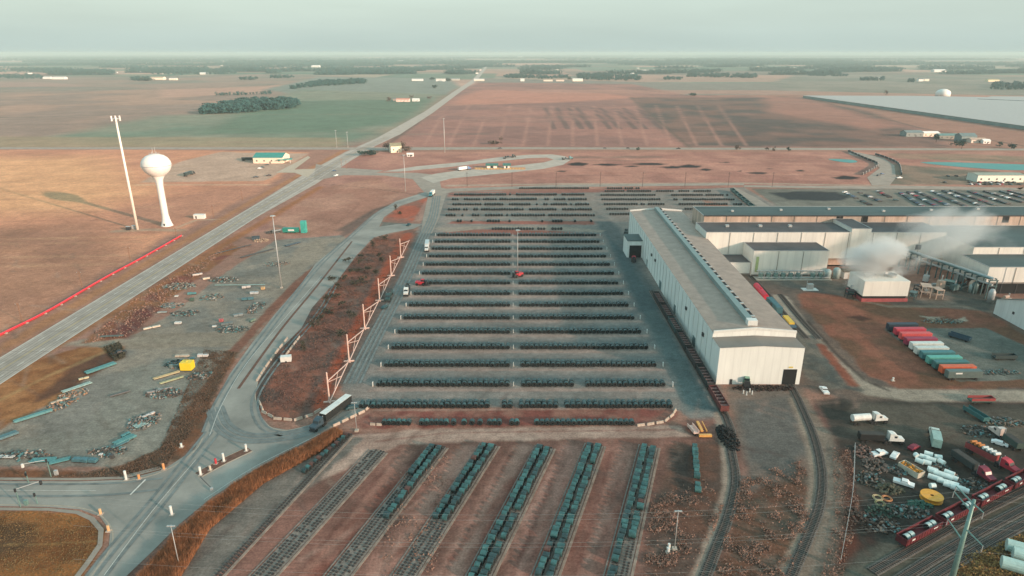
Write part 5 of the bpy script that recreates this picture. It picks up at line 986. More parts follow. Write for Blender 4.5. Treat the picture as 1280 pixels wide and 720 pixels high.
def heap(px, py, rx, ry, h, label, col, name='rubble_heap', n=90, cat='heap'):
    g = G(px, py); mb = MB()
    for k in range(n):
        a, r_ = rng.random()*6.28, math.sqrt(rng.random()); zz = h*(1-r_)*rng.random(); mb.box((rx*r_*math.cos(a), ry*r_*math.sin(a), zz+.2), (rng.uniform(.25, 1.1)*(2 if rng.random() < .12 else 1), rng.uniform(.2, .7), rng.uniform(.15, .6)), rng.random()*3, rng.choice([0, 0, 0, 1, 2, 3, 4]) if name == 'scrap_heap' else 0, ry=rng.gauss(0, .4))
    o = mb.build(name, [mat('heap_'+label[:12].replace(' ', '_'), col, .9, 0, .45, .8)]+([cmat((.09, .20, .20)), cmat((.32, .30, .27)) if px < 700 else cmat((.15, .14, .13)), cmat((.05, .06, .06)), cmat((.22, .13, .09))] if name == 'scrap_heap' else []), loc=g); return tag(o, label, cat)
heap(1084, 568, 4, 5, 1.6, 'brown heap of broken stone west of the orange scrap bin', A(150, 116, 104)); heap(1094, 582, 4, 4, 1.4, 'grey-brown heap of broken concrete below the stone heap', A(130, 112, 102)); heap(1112, 612, 4, 2.5, 1.6, 'olive heap of timber beside the hose rings', A(110, 104, 84)); heap(1075, 650, 3, 5, 1.2, 'dark heap of scrap beside the lower fence', A(96, 76, 66)); heap(1108, 640, 6, 3, .7, 'scattered dark green netting heap in the contractor yard', A(60, 84, 72)); heap(1150, 632, 4, 2, .6, 'green tangled netting beside the orange reel', A(64, 110, 96))
for x, y, rx, ry, c_, lb in [(1088, 600, 4, 4, A(90, 84, 74), 'dark mixed scrap between the concrete heap and the timber'), (1120, 588, 3, 3, A(80, 76, 70), 'small dark scrap beside the pale bin'), (1180, 590, 3, 5, A(96, 90, 84), 'scrap strewn between white rolls and dark lorry'), (1136, 640, 6, 3, A(80, 74, 64), 'scrap strewn along the yard edge below the netting'), (1100, 655, 5, 4, A(84, 66, 56), 'rusty scrap near the lower corner of the contractor yard'), (1215, 606, 5, 3, A(90, 84, 76), 'scrap strewn beside the long white rolls'), (1225, 540, 6, 4, A(90, 84, 74), 'scrap strewn above the loaded red lorry'), (1255, 528, 7, 3, A(120, 112, 98), 'timber and pipes strewn by the haul road'), (1245, 466, 9, 2, A(110, 120, 112), 'grey pipes and frames at the near edge of the trailer yard'), (1178, 402, 10, 3, A(170, 160, 140), 'pale broken slabs in the bare field north of the trailers')]: heap(x, y, rx, ry, .8, lb, c_, 'scrap_heap', 110)
for x, y, rx, ry, lb in [(265, 372, 6, 5, 'loose scrap in the open middle of the material lot'), (320, 385, 4, 8, 'scrap strewn down the east edge of the material lot'), (250, 470, 5, 4, 'scrap strewn east of the yellow tank'), (30, 570, 9, 3, 'scrap strewn near the white pipes'), (135, 565, 6, 3, 'scrap strewn by the south bank of the lot'), (232, 392, 7, 4, 'scrap strewn around the single white box'), (345, 330, 8, 5, 'scattered stones in the upper west lot')]: heap(x, y, rx, ry, .5, lb, A(140, 132, 122), 'scrap_heap', 90)
heap(910, 548, 3, 8, 2.2, 'black cinder heap spilled across the curving track', (.012, .012, .012), n=220); heap(955, 486, 12, 2, 1.8, 'dark brush heap along the base of the annex', A(70, 50, 44), n=160)
t = thing('contractor_fence', 'thin wire fence with posts along the west side of the contractor yard', 'fence'); q = resample(ribbon_pts([(1068, 560), (1066, 610), (1060, 650), (1050, 705)], 1), 3.)
for p in q: MB().box((*p, 1), (.12, .12, 2)).build('post', galv(), t)
mb = MB(); [wallpath(mb, q, .04, .05, z) for z in (.5, 1., 1.5, 1.95)]; mb.build('wire', galv(), t)
for k, (x, y) in enumerate([(1268, 690), (1276, 700), (1262, 712), (1276, 716)]): tank_roll(x, y, -.5, 4, 1.6, f'pale teal tank, {nth(k)} from the top at the bottom corner beyond the rails', (.42, .55, .5), 'storage_tank', 'tank', group='pale tanks at the corner')
# machines and frames near the shed end
t = thing('orange_frame', 'orange steel lifting frame lying by the track below the yard', 'lifting frame', G(877, 540)); mf = mat('orange_frame_paint', (.7, .35, .10), .5); MB().box((0, 2.6, .6), (.9, 6, .6)).box((1.6, 2.6, .6), (.3, 6, .5)).build('upright', mf, t); MB().box((.3, -3.2, .7), (4.2, .9, .8)).build('crossbar', mf, t)
t = thing('steel_chute', 'pale pink steel chute west of the orange lifting frame', 'chute', G(866, 540), .2); MB().box((0, 0, 1), (1.8, 5, .3)).box((-.9, 0, 1.5), (.15, 5, 1)).box((.9, 0, 1.5), (.15, 5, 1)).build('trough', m_fr, t); MB().box((0, 2, .4), (1.4, .3, .8)).box((0, -2, .4), (1.4, .3, .8)).build('leg', darkm(), t)
for k, (x, y) in enumerate([(929, 492), (933, 494), (937, 490), (940, 493)]): t = thing('bollard', f'white bollard, {nth(k)} of the cluster before the annex', 'bollard', G(x, y), group='white bollards before the annex'); MB().tube((0, 0, 0), (0, 0, 1.5), .2, n=10).build('post', white(), t); MB().tube((0, 0, 0), (0, 0, .15), .4, n=10).build('foot', conc(), t)
# concrete barriers
def barrier_line(px, label, n, group, m=None, L=3.2):
    q = [Vector((*G2(*p), 0)) for p in px]; seg = [(q[i], q[i+1]) for i in range(len(q)-1)]; tot = sum((b3-a).length for a, b3 in seg); s = 0; i = 0; base = None
    for k in range(n):
        s = (k+.5)*tot/n; acc = 0
        for a, b3 in seg:
            l = (b3-a).length
            if acc+l >= s: break
            acc += l
        d = (b3-a).normalized(); p = a+d*(s-acc); ang = math.atan2(d.y, d.x); lb = f'{label}, {nth(k)} in its line'
        if base is None:
            base = thing('concrete_barrier', lb, 'barrier', p, ang, group); P = [(-.38, 0), (.38, 0), (.36, .2), (.18, .4), (.14, .85), (-.14, .85), (-.18, .4), (-.36, .2)]; Lh = tot/n*.38
            mb = MB(); mb.add([(-Lh, a2, z) for a2, z in P]+[(Lh, a2, z) for a2, z in P], [tuple(range(8)), tuple(range(15, 7, -1))]+[(j, (j+1) % 8, 8+(j+1) % 8, 8+j) for j in range(8)]); mb.build('block', m or mat('barrier_concrete', (.45, .36, .29), .85, 0, .25, .8), base)
        else: dup(base, p, ang, lb, group)
barrier_line([(324, 502), (330, 516), (345, 524), (368, 526), (388, 520), (402, 512)], 'tan concrete barrier round the tip of the red island', 9, 'barriers round the island tip')
barrier_line([(360, 422), (346, 440), (330, 462), (320, 478)], 'tan concrete barrier along the median edge', 7, 'barriers along the median')
barrier_line([(375, 421), (357, 445)], 'yellow-tan barrier beside the white box truck island', 4, 'barriers inside the island')
barrier_line([(415, 534), (424, 530), (438, 523), (455, 515), (463, 508)], 'tan concrete barrier between reeds and yard corner', 5, 'barriers near the yard corner')
barrier_line([(462, 531), (478, 532)], 'tan concrete block at the start of the sparse coil row', 2, 'blocks at the sparse row'); barrier_line([(795, 533), (812, 531), (830, 528), (840, 520), (845, 512)], 'pale barrier block at the east end of the sparse coil row', 6, 'blocks at the east end')
t = thing('box_trailer', 'small white box trailer on the island beside yellow-tan barriers', 'trailer', G(358, 452), .2); MB().box((0, 0, 1.5), (4.2, 2.4, 2.2)).build('body', white(), t); MB().box((-2.6, 0, .5), (1.4, .2, .2)).build('drawbar', darkm(), t); wheels(t, (0,), 2.2, .4)
def post(px, py, label, h=2.2, col=W_, g2='white marker posts by the road'):
    t = thing('marker_post', label, 'post', G(px, py), 0, g2); MB().tube((0, 0, 0), (0, 0, h), .35, n=10).build('post', cmat(col), t); MB().box((0, 0, .12), (1.2, 1.2, .24)).build('foot', conc(), t)
for px, py, lb, h, c_ in [(308, 564, 'white post at the yard end of the planted median', 2.6, W_), (280, 577, 'tall white post midway along the planted median', 3, W_), (270, 580, 'red post on the planted median', 2, (.5, .04, .05)), (263, 588, 'short pale post on the planted median', 1.6, (.6, .5, .4)), (251, 594, 'white post at the south end of the planted median', 3, W_), (215, 644, 'white and red post at the corner before the reeds', 3, W_), (158, 600, 'white gate post on the verge by the west lot', 3.2, W_), (174, 599, 'short orange post on the verge by the west lot', 1.6, (.7, .3, .12)), (205, 587, 'orange post at the bend of the access road', 2.2, (.7, .3, .12)), (227, 559, 'small white post on the bank by the access road', 1.4, W_), (126, 643, 'orange post on the curved kerb of the corner lawn', 1.8, (.7, .4, .2)), (136, 664, 'second orange post lower on the curved kerb', 1.8, (.7, .4, .2)), (233, 705, 'small white post beside the lamp post in the dirt', 1.5, W_), (836, 686, 'small white post beside the scrub lamp post', 1.6, W_), (835, 691, 'second white post beside the scrub lamp post', 1.6, W_), (1116, 476, 'white post in the brown grass by the trailer yard', 1.4, W_)]: post(px, py, lb, h, c_)
t = thing('planted_median', 'narrow planted median with kerb in the wide road junction', 'traffic island'); wa = ribbon_pts([(248, 594), (280, 577), (312, 562)], 1); mb = MB(); wallpath(mb, wa, 3.2, .16, .02); mb.build('soil', mat('median_soil', A(126, 88, 72)), t); mb = MB(); wallpath(mb, offset(wa, 1.7), .25, .2, .02); wallpath(mb, offset(wa, -1.7), .25, .2, .02); mb.build('kerb', m_kerb, t)
t = thing('barrier_arm', 'dark thin gate arm across the road beside the planted median', 'barrier arm', G(251, 600)); b3 = G(265, 614)-G(251, 600); MB().tube((0, 0, 1.1), (b3.x, b3.y, 1.1), .09).build('arm', darkm(), t); MB().box((b3.x, b3.y, .6), (.6, .6, 1.2)).build('cabinet', galv(), t)
# traffic signals at the west junction
for k, (x, y, lb) in enumerate([(64, 596, 'traffic signal pole at the north west corner of the road junction'), (26, 634, 'traffic signal pole with green cabinet on the corner lawn'), (47, 630, 'slim green signal post beside the corner lawn'), (36, 604, 'slim dark signal post on the north pavement')]):
    t = thing('traffic_signal', lb, 'traffic signal', G(x, y), 0, 'traffic signals'); hh = [6.5, 6.5, 4, 4][k]; MB().tube((0, 0, 0), (0, 0, hh), .13, n=8).build('pole', m_pp, t)
    if k < 2: ar = MB().tube((0, 0, hh-.5), (-5 if k == 0 else 5, -3 if k == 0 else 3, hh), .09).build('arm', galv(), t); MB().box((-5 if k == 0 else 5, -3 if k == 0 else 3, hh-.5), (.5, .5, 1.2)).build('signal_head', white() if k == 0 else darkm(), t); MB().box((1, 1, .8), (.9, .7, 1.6)).build('cabinet', galv() if k == 0 else m_pp, t)
    MB().box((0, -.2, hh-.7), (.4, .4, 1.1)).build('signal_head', darkm(), t)
# west lot: stacked materials
def stack(px, py, ang, L, n, layers, label, col, name='pipe_stack', r=.17, group=None):
    L *= .8; col = tuple(.7*v+.3*.16 for v in col)
    t = thing(name, label, 'stack', G(px, py), ang, group); cm = mat('stock_%s' % str(tuple(round(v, 2) for v in col)), col, .5, .1, .25, 1)
    mb = MB()
    for j in range(layers):
        for i in range(n-j): mb.tube((-L/2+rng.gauss(0, .15), (i-(n-j-1)/2)*r*2.05, .25+r+j*r*1.8), (L/2+rng.gauss(0, .15), (i-(n-j-1)/2)*r*2.05, .25+r+j*r*1.8), r, n=8)
    mb.build('pipes', cm, t); MB().box((-L*.3, 0, .12), (.3, n*r*2.3, .24)).box((L*.3, 0, .12), (.3, n*r*2.3, .24)).build('bearers', m_slp, t)
def crates(px, py, ang, dims, label, col, name='crate_stack', k=3):
    dims = tuple(v*.68 for v in dims); col = tuple(.75*v+.25*.2 for v in col)
    t = thing(name, label, 'crates', G(px, py), ang); cm = mat('stock_%s' % str(tuple(round(v, 2) for v in col)), col, .6, 0, .25, 1)
    for j in range(k): MB().box(((j-(k-1)/2)*dims[0]*1.08, rng.gauss(0, .15), dims[2]/2+.15), (dims[0], dims[1]*rng.uniform(.8, 1), dims[2]*rng.uniform(.7, 1.1)), rng.gauss(0, .06)).build('crate', cm, t)
    MB().box((0, 0, .08), (dims[0]*k*1.08, dims[1], .14)).build('pallet', m_slp, t)
TE = (.04, .25, .26); TD = (.02, .14, .17); TP = (.28, .45, .42)
for a in [(126, 461, .95, 14, 8, 2, 'bright teal pipe stack on the west edge of the lot', TE), (96, 485, .9, 12, 6, 1, 'pale teal pipe row on the west edge of the lot', TP), (42, 521, .8, 14, 6, 2, 'teal pipe stack far down the west edge of the lot', TE), (6, 547, .9, 9, 8, 2, 'dark teal pipe stack at the frame edge of the lot', TD), (156, 551, 1.0, 8, 8, 2, 'teal pipe stack along the bank beside the road', TE), (150, 556, 1.0, 7, 6, 1, 'dark pipes beside the teal stack by the bank', TD), (176, 532, .9, 5, 8, 1, 'small pale teal pipe bundle on the bank side', TP), (55, 576, .1, 9, 7, 1, 'flat row of teal pipes near the south edge of the lot', TE), (75, 577, .5, 7, 6, 1, 'angled teal pipes near the south edge of the lot', TE), (208, 470, .75, 12, 5, 1, 'long yellow beam bundle below the yellow tank', (.55, .42, .2)), (215, 476, .75, 11, 4, 1, 'olive beam bundle beside the yellow beams', (.4, .4, .2)), (292, 312, .95, 32, 3, 1, 'long black rail bundle in the upper west lot', (.04, .04, .04)), (322, 317, .95, 30, 5, 1, 'wide black rail bundle in the upper west lot', (.05, .05, .05)), (366, 306, .95, 14, 6, 2, 'dark blue pipe bundle below the green machine', (.03, .07, .1)), (300, 357, .03, 34, 2, 1, 'long thin teal pipe across the top of the material lot', TP), (3, 572, 0, 10, 4, 1, 'white pipes at the frame edge of the lot', W_), (140, 421, .1, 12, 5, 1, 'dark green rail bundle near the lot entrance', (.07, .1, .08)), (150, 493, .7, 8, 3, 1, 'dark rods lying in the middle of the lot', (.07, .07, .07))]: stack(*a)
for a in [(107, 577, -.1, (3.6, 2.6, 1.6), 'deep teal covered crates near the south edge of the lot', TD, 'crate_stack', 3), (158, 545, 1., (2, 1.6, 1), 'small teal crates at the bank end of the lot', TE, 'crate_stack', 2), (247, 344, .5, (2.4, 2, 1.2), 'white crates high in the material lot', (.7, .62, .56), 'crate_stack', 3), (258, 349, .6, (2.6, 2, 1.2), 'cream planks and crates in the material lot', (.75, .6, .45), 'crate_stack', 2), (240, 376, 0, (2.6, 2.6, 2), 'dark green skip in the material lot', (.03, .09, .05), 'skip_bin', 1), (240, 368, .2, (3, 2, 1.4), 'teal crates north of the dark green skip', TE, 'crate_stack', 2), (221, 371, .1, (2.4, 2, 1), 'white boxes west of the teal crates', W_, 'crate_stack', 1), (223, 405, 0, (4.2, 2.2, 1.6), 'single white container box in the lower material lot', W_, 'site_cabin', 1), (190, 410, .6, (5, 2, .9), 'cream timber packs near the red bank', (.75, .62, .48), 'timber_pack', 2), (310, 375, .3, (4, 2.4, 1.8), 'dark teal covered load at the east of the material lot', TD, 'crate_stack', 2), (329, 362, 0, (2.6, 2.2, 2.2), 'orange and tan bin at the east of the material lot', (.7, .42, .18), 'skip_bin', 1), (308, 360, .2, (3, 2, 1.6), 'white bags by the thin teal pipe', (.66, .6, .56), 'crate_stack', 2), (318, 367, .2, (3, 2.4, 1.4), 'light grey crates in the eastern material cluster', (.5, .52, .52), 'crate_stack', 2), (277, 402, 0, (2.4, 2, 2), 'red box in the lower material cluster', (.5, .08, .08), 'crate_stack', 1), (268, 409, .1, (2.6, 1.6, 1), 'small white box in the lower material cluster', W_, 'crate_stack', 1), (284, 406, .4, (2.4, 2, 1.4), 'dark crates beside the red box', (.1, .14, .14), 'crate_stack', 3), (298, 395, .5, (3, 2.4, 1.4), 'grey machinery crates above the red box', (.2, .24, .24), 'crate_stack', 2), (316, 402, 1, (2, 2, 1.6), 'green crates at the bank of the material lot', (.12, .2, .14), 'crate_stack', 2), (228, 446, 0, (2.6, 1.6, 1), 'tan crates north of the yellow tank', (.6, .48, .36), 'crate_stack', 3), (241, 449, 0, (2.4, 1.8, 1.2), 'dark teal box north of the yellow tank', TD, 'crate_stack', 1), (254, 446, 0, (3, 2, 1.6), 'white covered crates north east of the yellow tank', (.7, .64, .6), 'crate_stack', 2), (221, 459, .2, (2.4, 2, 1.8), 'dark green and white drums west of the yellow tank', (.1, .16, .15), 'crate_stack', 3), (200, 489, .6, (4, 1.8, .9), 'grey-brown timber packs in the middle of the lot', (.3, .25, .22), 'timber_pack', 3), (186, 520, .9, (2, 1.6, 1), 'pale boxes on the bank side above the teal pipes', (.6, .56, .52), 'crate_stack', 3), (75, 502, .8, (2.6, 1.8, .8), 'tan boards on the west edge between teal stacks', (.6, .45, .32), 'timber_pack', 3), (105, 474, .8, (2.4, 1.6, .8), 'yellow-tan boards above the pale teal pipes', (.6, .5, .3), 'timber_pack', 2), (126, 570, 0, (1.6, 1.2, .8), 'small white box near the south corner of the lot', W_, 'crate_stack', 1), (141, 572, 0, (1.5, 1.5, 1.8), 'black box near the south corner of the lot', (.02, .02, .02), 'crate_stack', 1), (203, 391, .2, (3, 1.8, .8), 'grey crates by the red bank', (.3, .34, .32), 'crate_stack', 2), (212, 384, .4, (4, 2, .8), 'dark covered crates by the red bank', (.14, .17, .16), 'crate_stack', 2)]: crates(*a)
# a little scrap among the stacks
heap(280, 350, 8, 5, .8, 'mixed scrap scattered below the thin teal pipe', A(120, 110, 100), 'scrap_heap', 170); heap(225, 358, 9, 6, .8, 'mixed pale scrap west of the white crates', A(150, 140, 126), 'scrap_heap', 190); heap(290, 412, 8, 4, .8, 'grey scrap in the lower material cluster', A(110, 112, 106), 'scrap_heap', 170); heap(225, 455, 6, 4, 1, 'dark metal scrap beside the yellow tank', A(70, 84, 80), 'scrap_heap', 150); heap(205, 492, 7, 4, .7, 'brown metal scrap in the middle of the lot', A(104, 92, 84), 'scrap_heap', 150); heap(180, 527, 5, 6, .8, 'pale metal scrap near the bank', A(130, 126, 120), 'scrap_heap', 150); heap(85, 500, 5, 9, .6, 'tan rubble along the west edge of the lot', A(176, 140, 112), 'scrap_heap', 120); heap(215, 418-36, 6, 4, .6, 'light rubble by the red bank', A(160, 150, 140), 'scrap_heap', 120)
t = thing('yellow_tank', 'bright yellow square tank on the bank side of the west lot', 'tank', G(235, 462)); my = mat('bright_yellow', (.85, .58, .03), .45, 0, .06, 1); MB().box((0, 0, 2), (4.4, 3.4, 3.2)).build('body', my, t); MB().box((0, 0, .2), (4, 3, .4)).build('skid', darkm(), t); MB().tube((0, 0, 3.6), (0, 0, 4), .5).build('hatch', mat('yellow_paint', (.65, .5, .08)), t)
t = thing('batch_machine', 'green screening machine with upright teal hopper in the upper west lot', 'machine', G(364, 291)); mg = mat('machine_green', (.02, .22, .17), .5, 0, .15, 1)
MB().box((0, 0, 2.2), (11, 3, 3)).build('body', mg, t); MB().box((9, 1, 4.2), (3.6, 3.4, 8.4)).build('hopper', mat('machine_teal', (.05, .36, .30), .5), t); MB().box((.6, -1.53, 2.3), (4.2, .08, 1.2)).build('panel', white(), t); MB().tube((-5, 0, 2.6), (-13, 0, 1), .5).build('conveyor', galv(), t); wheels(t, (-3, 3), 2.6, .6)
heap(341, 291, 5, 4, 2.2, 'grey gravel heap at the conveyor of the green machine', A(120, 116, 110), 'gravel_heap', 120); heap(327, 301, 5, 4, 1.6, 'pale sand heap west of the green machine', A(206, 176, 150), 'sand_heap', 90)
t = thing('dark_skip', 'dark blue skip beside the pale sand heap', 'skip', G(320, 299), .4); MB().box((0, 0, 1), (5, 3, 1.8)).build('bin', cmat((.03, .06, .08)), t); MB().box((0, 0, 1.95), (5.2, 3.2, .15)).build('rim', darkm(), t)
# ================================================================ VEGETATION
def leafmesh(pts, size, squash=1., seed=0):
    r = np.random.default_rng(seed); n = len(pts); d1 = r.normal(size=(n, 3)); d2 = r.normal(size=(n, 3)); d1 /= np.linalg.norm(d1, axis=1)[:, None]; d2 -= (d1*d2).sum(1)[:, None]*d1; d2 /= np.linalg.norm(d2, axis=1)[:, None]
    s = size*(.6+.8*r.random(n))[:, None]; a = pts-d1*s; b_ = pts+d1*s*.5+d2*s*.8; c = pts+d1*s*.5-d2*s*.8
    return np.stack([a, b_, c], 1).reshape(-1, 3)
def tri_obj(name, V, m, parent=None, loc=None):
    me = bpy.data.meshes.new(name); n = len(V); me.vertices.add(n); me.vertices.foreach_set('co', V.astype(np.float32).ravel()); me.loops.add(n); me.loops.foreach_set('vertex_index', np.arange(n, dtype=np.int32)); me.polygons.add(n//3); me.polygons.foreach_set('loop_start', np.arange(0, n, 3, dtype=np.int32)); me.update(); me.validate(); me.materials.append(m)
    o = bpy.data.objects.new(name, me); COL.objects.link(o)
    if parent: o.parent = parent
    if loc is not None: o.location = loc
    return o
m_ever = mat('evergreen_foliage', (.028, .060, .050), .9, 0, .4, .3); m_wood = mat('far_wood_foliage', (.022, .080, .078), .95, 0, .35, .05); m_bare = mat('bare_twig', (.11, .085, .07), .95, 0, .3, .4); m_bark = mat('bark', (.07, .05, .04), .95, 0, .3, 2); m_bush = mat('dark_bush_foliage', (.055, .05, .032), .95, 0, .4, .6)
def crown_pts(n, rx, rz_, zc, r):
    k = 7; cs = r.normal(size=(k, 3))*np.array([rx*.45, rx*.45, rz_*.45]); i = r.integers(0, k, n); p = cs[i]+r.normal(size=(n, 3))*np.array([rx, rx, rz_])*.28; p[:, 2] += zc; return p
def tree(px, py, h, w, label, kind='ever', name=None, group='scattered trees', n=260):
    r = np.random.default_rng(int(px*7+py)); g = G(px, py); t = thing(name or {'ever': 'evergreen_tree', 'bare': 'bare_tree', 'bush': 'bush'}[kind], label, 'tree' if kind != 'bush' else 'bush', g, 0, group); mb = MB().tube((0, 0, 0), (0, 0, h*.7), h*.03, h*.012, n=7)
    for k in range(5): a = r.random()*6.28; z = h*(.25+.1*k); mb.tube((0, 0, z), (math.cos(a)*w*.35, math.sin(a)*w*.35, z+h*.2), h*.012, h*.005, n=5)
    mb.build('trunk', m_bark, t); P = crown_pts(n, w/2*.9, h*.36, h*.58, r); P = P[P[:, 2] > .15]; tri_obj('crown', leafmesh(P, max(.35, w*.07), seed=int(px)), {'ever': m_ever, 'bare': m_bare, 'bush': m_bush}[kind], t); return t
for a in [(486, 188, 11, 12, 'bare brown tree west of the two storey farmhouse', 'bare'), (503, 189, 11, 14, 'bare tree east of the two storey farmhouse', 'bare'), (512, 191, 9, 12, 'wide bare shrub tree farther east of the farmhouse', 'bare'), (457, 194.5, 6, 16, 'low dark bush beside the crossroads verge', 'ever'), (464, 194, 5, 12, 'second low dark bush beside the crossroads verge', 'ever'), (487, 127, 12, 16, 'bare tree by the lone pink roofed farmhouse', 'bare'), (515, 124, 12, 10, 'tall bare tree behind the pink roofed farmhouse', 'bare'), (536, 124, 8, 12, 'low bare tree east of the pink roofed farmhouse', 'bare'), (626, 178, 9, 6, 'lone bare tree at the cross road edge of the field', 'bare'), (618, 180, 5, 16, 'scrubby brown bushes at the edge of the ploughed field', 'bare'), (921, 187.5, 8, 8, 'grey round tree on the cross road verge', 'bare'), (797, 187.6, 4, 6, 'small dark bush on the cross road verge', 'ever'), (865, 120, 10, 26, 'dark clump of trees at the corner of the ploughed field', 'ever'), (1170, 178, 12, 9, 'dark evergreen beside the long cream barn', 'ever'), (1202, 186, 12, 12, 'large dark evergreen before the blue-grey farmhouse', 'ever'), (1195, 183, 8, 10, 'smaller evergreen west of the blue-grey farmhouse', 'ever'), (1249, 184, 8, 8, 'dark evergreen east of the roadside farm', 'ever'), (1264, 186, 7, 11, 'farthest east dark evergreen of the roadside farm', 'ever'), (1107, 119, 16, 12, 'lone forked tree before the enormous greenhouse', 'bare'), (986, 189.4, 6, 6, 'dark round bush on the road verge near the pale side road', 'ever'), (967, 188.8, 5, 6, 'small bush west of the pale side road', 'bare'), (958, 188, 4, 6, 'smallest bush on the verge west of the side road', 'bare'), (712, 100, 15, 24, 'dark tree among the treeline farm barns', 'ever'), (544, 110, 12, 26, 'dark tree at the south of the far village', 'ever'), (540, 101, 14, 26, 'dark tree west in the far village', 'ever'), (560, 102, 14, 26, 'dark tree east in the far village', 'ever'), (572, 92, 16, 30, 'dark tree on the road beyond the far village', 'ever'), (183, 101, 14, 50, 'dark grove tree beside the cream far barn', 'ever'), (1274, 238, 3, 4, 'small bush by the office car park', 'bush')]: tree(*a)
r = np.random.default_rng(3)
bl_ = [(452, 322), (449, 331), (447, 340), (474, 322), (477, 330), (438, 342), (444, 357), (452, 354), (430, 350), (424, 362), (407, 392), (401, 400), (466, 310), (480, 300), (418, 372), (428, 384), (460, 340), (415, 350), (436, 328), (408, 378), (392, 410), (440, 398), (425, 420), (380, 440), (470, 345), (500, 268), (495, 262)]
for k, (x, y) in enumerate(bl_): tree(x, y, r.uniform(2.2, 5.2), r.uniform(3, 6.5), f'dark scrubby bush, {nth(k)} on the red island between road and pink frames', 'bush', group='bushes on the red island', n=170)
# woods: each far wood reads as one mass
def inpoly(pts, n, r):
    a = np.array(pts); out = []
    while len(out) < n:
        p = r.random((n*3, 2))*(a.max(0)-a.min(0))+a.min(0); p = p[inside(p, pts)]; out += list(p)
        if not len(p): break
    return np.array(out[:n])
FARV = []
def wood(px, n, h, label, m=None, faces=60, trunks=True, keep=False):
    r = np.random.default_rng(int(px[0][0]*3+px[0][1]*11) % 99991); pts = [G2(*p) for p in px]; P = inpoly(pts, n, r)
    if not len(P): return
    i = np.repeat(np.arange(len(P)), faces); hh = h*(.5+.7*r.random(len(P))**1.5)[i]; w = hh*.33
    Q = np.zeros((len(i), 3)); Q[:, :2] = P[i]+r.normal(size=(len(i), 2))*w[:, None]*.75; Q[:, 2] = hh*(.12+.88*r.random(len(i))**.7)
    V = leafmesh(Q, h*.15, seed=5); V[:, 2] = np.maximum(V[:, 2], .05); c = V.mean(0); c[2] = 0
    if keep: FARV.append(V); return
    o = tri_obj('woods', V-c, m or m_wood, loc=c); tag(o, label, 'woods', kind='stuff')
WD = [([(250, 143), (300, 141.5), (372, 135), (373, 130), (350, 128), (300, 131), (262, 137)], 420, 15, 'dense teal-green wood standing in the western green field', 130), ([(362, 112), (400, 108), (458, 104.5), (455, 101.5), (400, 103), (375, 109)], 260, 14, 'long narrow wood running toward the far village', 90), ([(270, 120), (340, 118), (340, 117), (270, 119)], 40, 9, 'thin hedge line north of the dense wood', 40),
([(165, 101), (187, 101), (187, 99), (165, 99)], 40, 15, 'small grove west of the cream far barn', 60), ([(300, 100), (322, 100), (322, 99), (300, 99)], 30, 14, 'small far grove above the dense wood', 50), ([(190, 94), (295, 93.5), (295, 88), (190, 88)], 260, 20, 'broad teal wood on the western horizon', 40), ([(338, 98), (353, 98), (370, 97), (338, 96)], 50, 13, 'pair of far groves past the pink strip', 50), ([(457, 87.5), (495, 87.5), (495, 86), (457, 86)], 90, 16, 'long low wood before the pink strip', 40), ([(635, 98), (672, 98), (672, 96), (630, 96)], 90, 16, 'dark wood west of the treeline farm', 50), ([(672, 99), (712, 98), (712, 96), (672, 97)], 60, 15, 'thin wood behind the treeline farm sheds', 50), ([(724, 100), (760, 101), (800, 101), (800, 95), (720, 94)], 260, 17, 'tall mixed wood east of the treeline farm', 50), ([(830, 100), (853, 100), (853, 98), (830, 98)], 50, 13, 'brown copse on the pink far strip', 40), ([(858, 96.5), (945, 98), (945, 95), (858, 94)], 200, 16, 'long dark wood on the eastern fields', 50), ([(1010, 95), (1060, 96), (1060, 94.5), (1010, 94)], 70, 13, 'low wood beyond the eastern grey field', 40), ([(1075, 101), (1106, 101), (1106, 99.5), (1075, 99.5)], 50, 14, 'dark grove by the far eastern hamlet', 50), ([(1135, 103), (1142, 103), (1142, 101), (1135, 101)], 14, 14, 'tiny grove west of the far hamlet', 50), ([(1238, 112), (1300, 113), (1300, 106), (1240, 106)], 120, 14, 'dark wood behind the smaller greenhouse', 60), ([(0, 98.5), (55, 99), (50, 95), (-60, 95)], 160, 14, 'dark treeline behind the far western sheds', 40), ([(150, 90), (-60, 92), (-60, 84), (100, 86)], 300, 15, 'patchy wood on the far western plain', 30)]
for a in WD: wood(a[0], a[1], a[2], a[3], None, a[4])
nm = 'western,middle,eastern'.split(',')
for k, px in enumerate(FW):
    y = px[0][1]; w = px[2][0]-px[0][0]
    wood(px, int(w*(3.2 if y < 80 else 2.6)), 30 if y < 80 else 20, '', None, 14 if y < 80 else 22, keep=True)
tag(tri_obj('woods', np.concatenate(FARV), m_wood), 'thin broken strips of woodland fading toward the skyline', 'woods', kind='stuff')
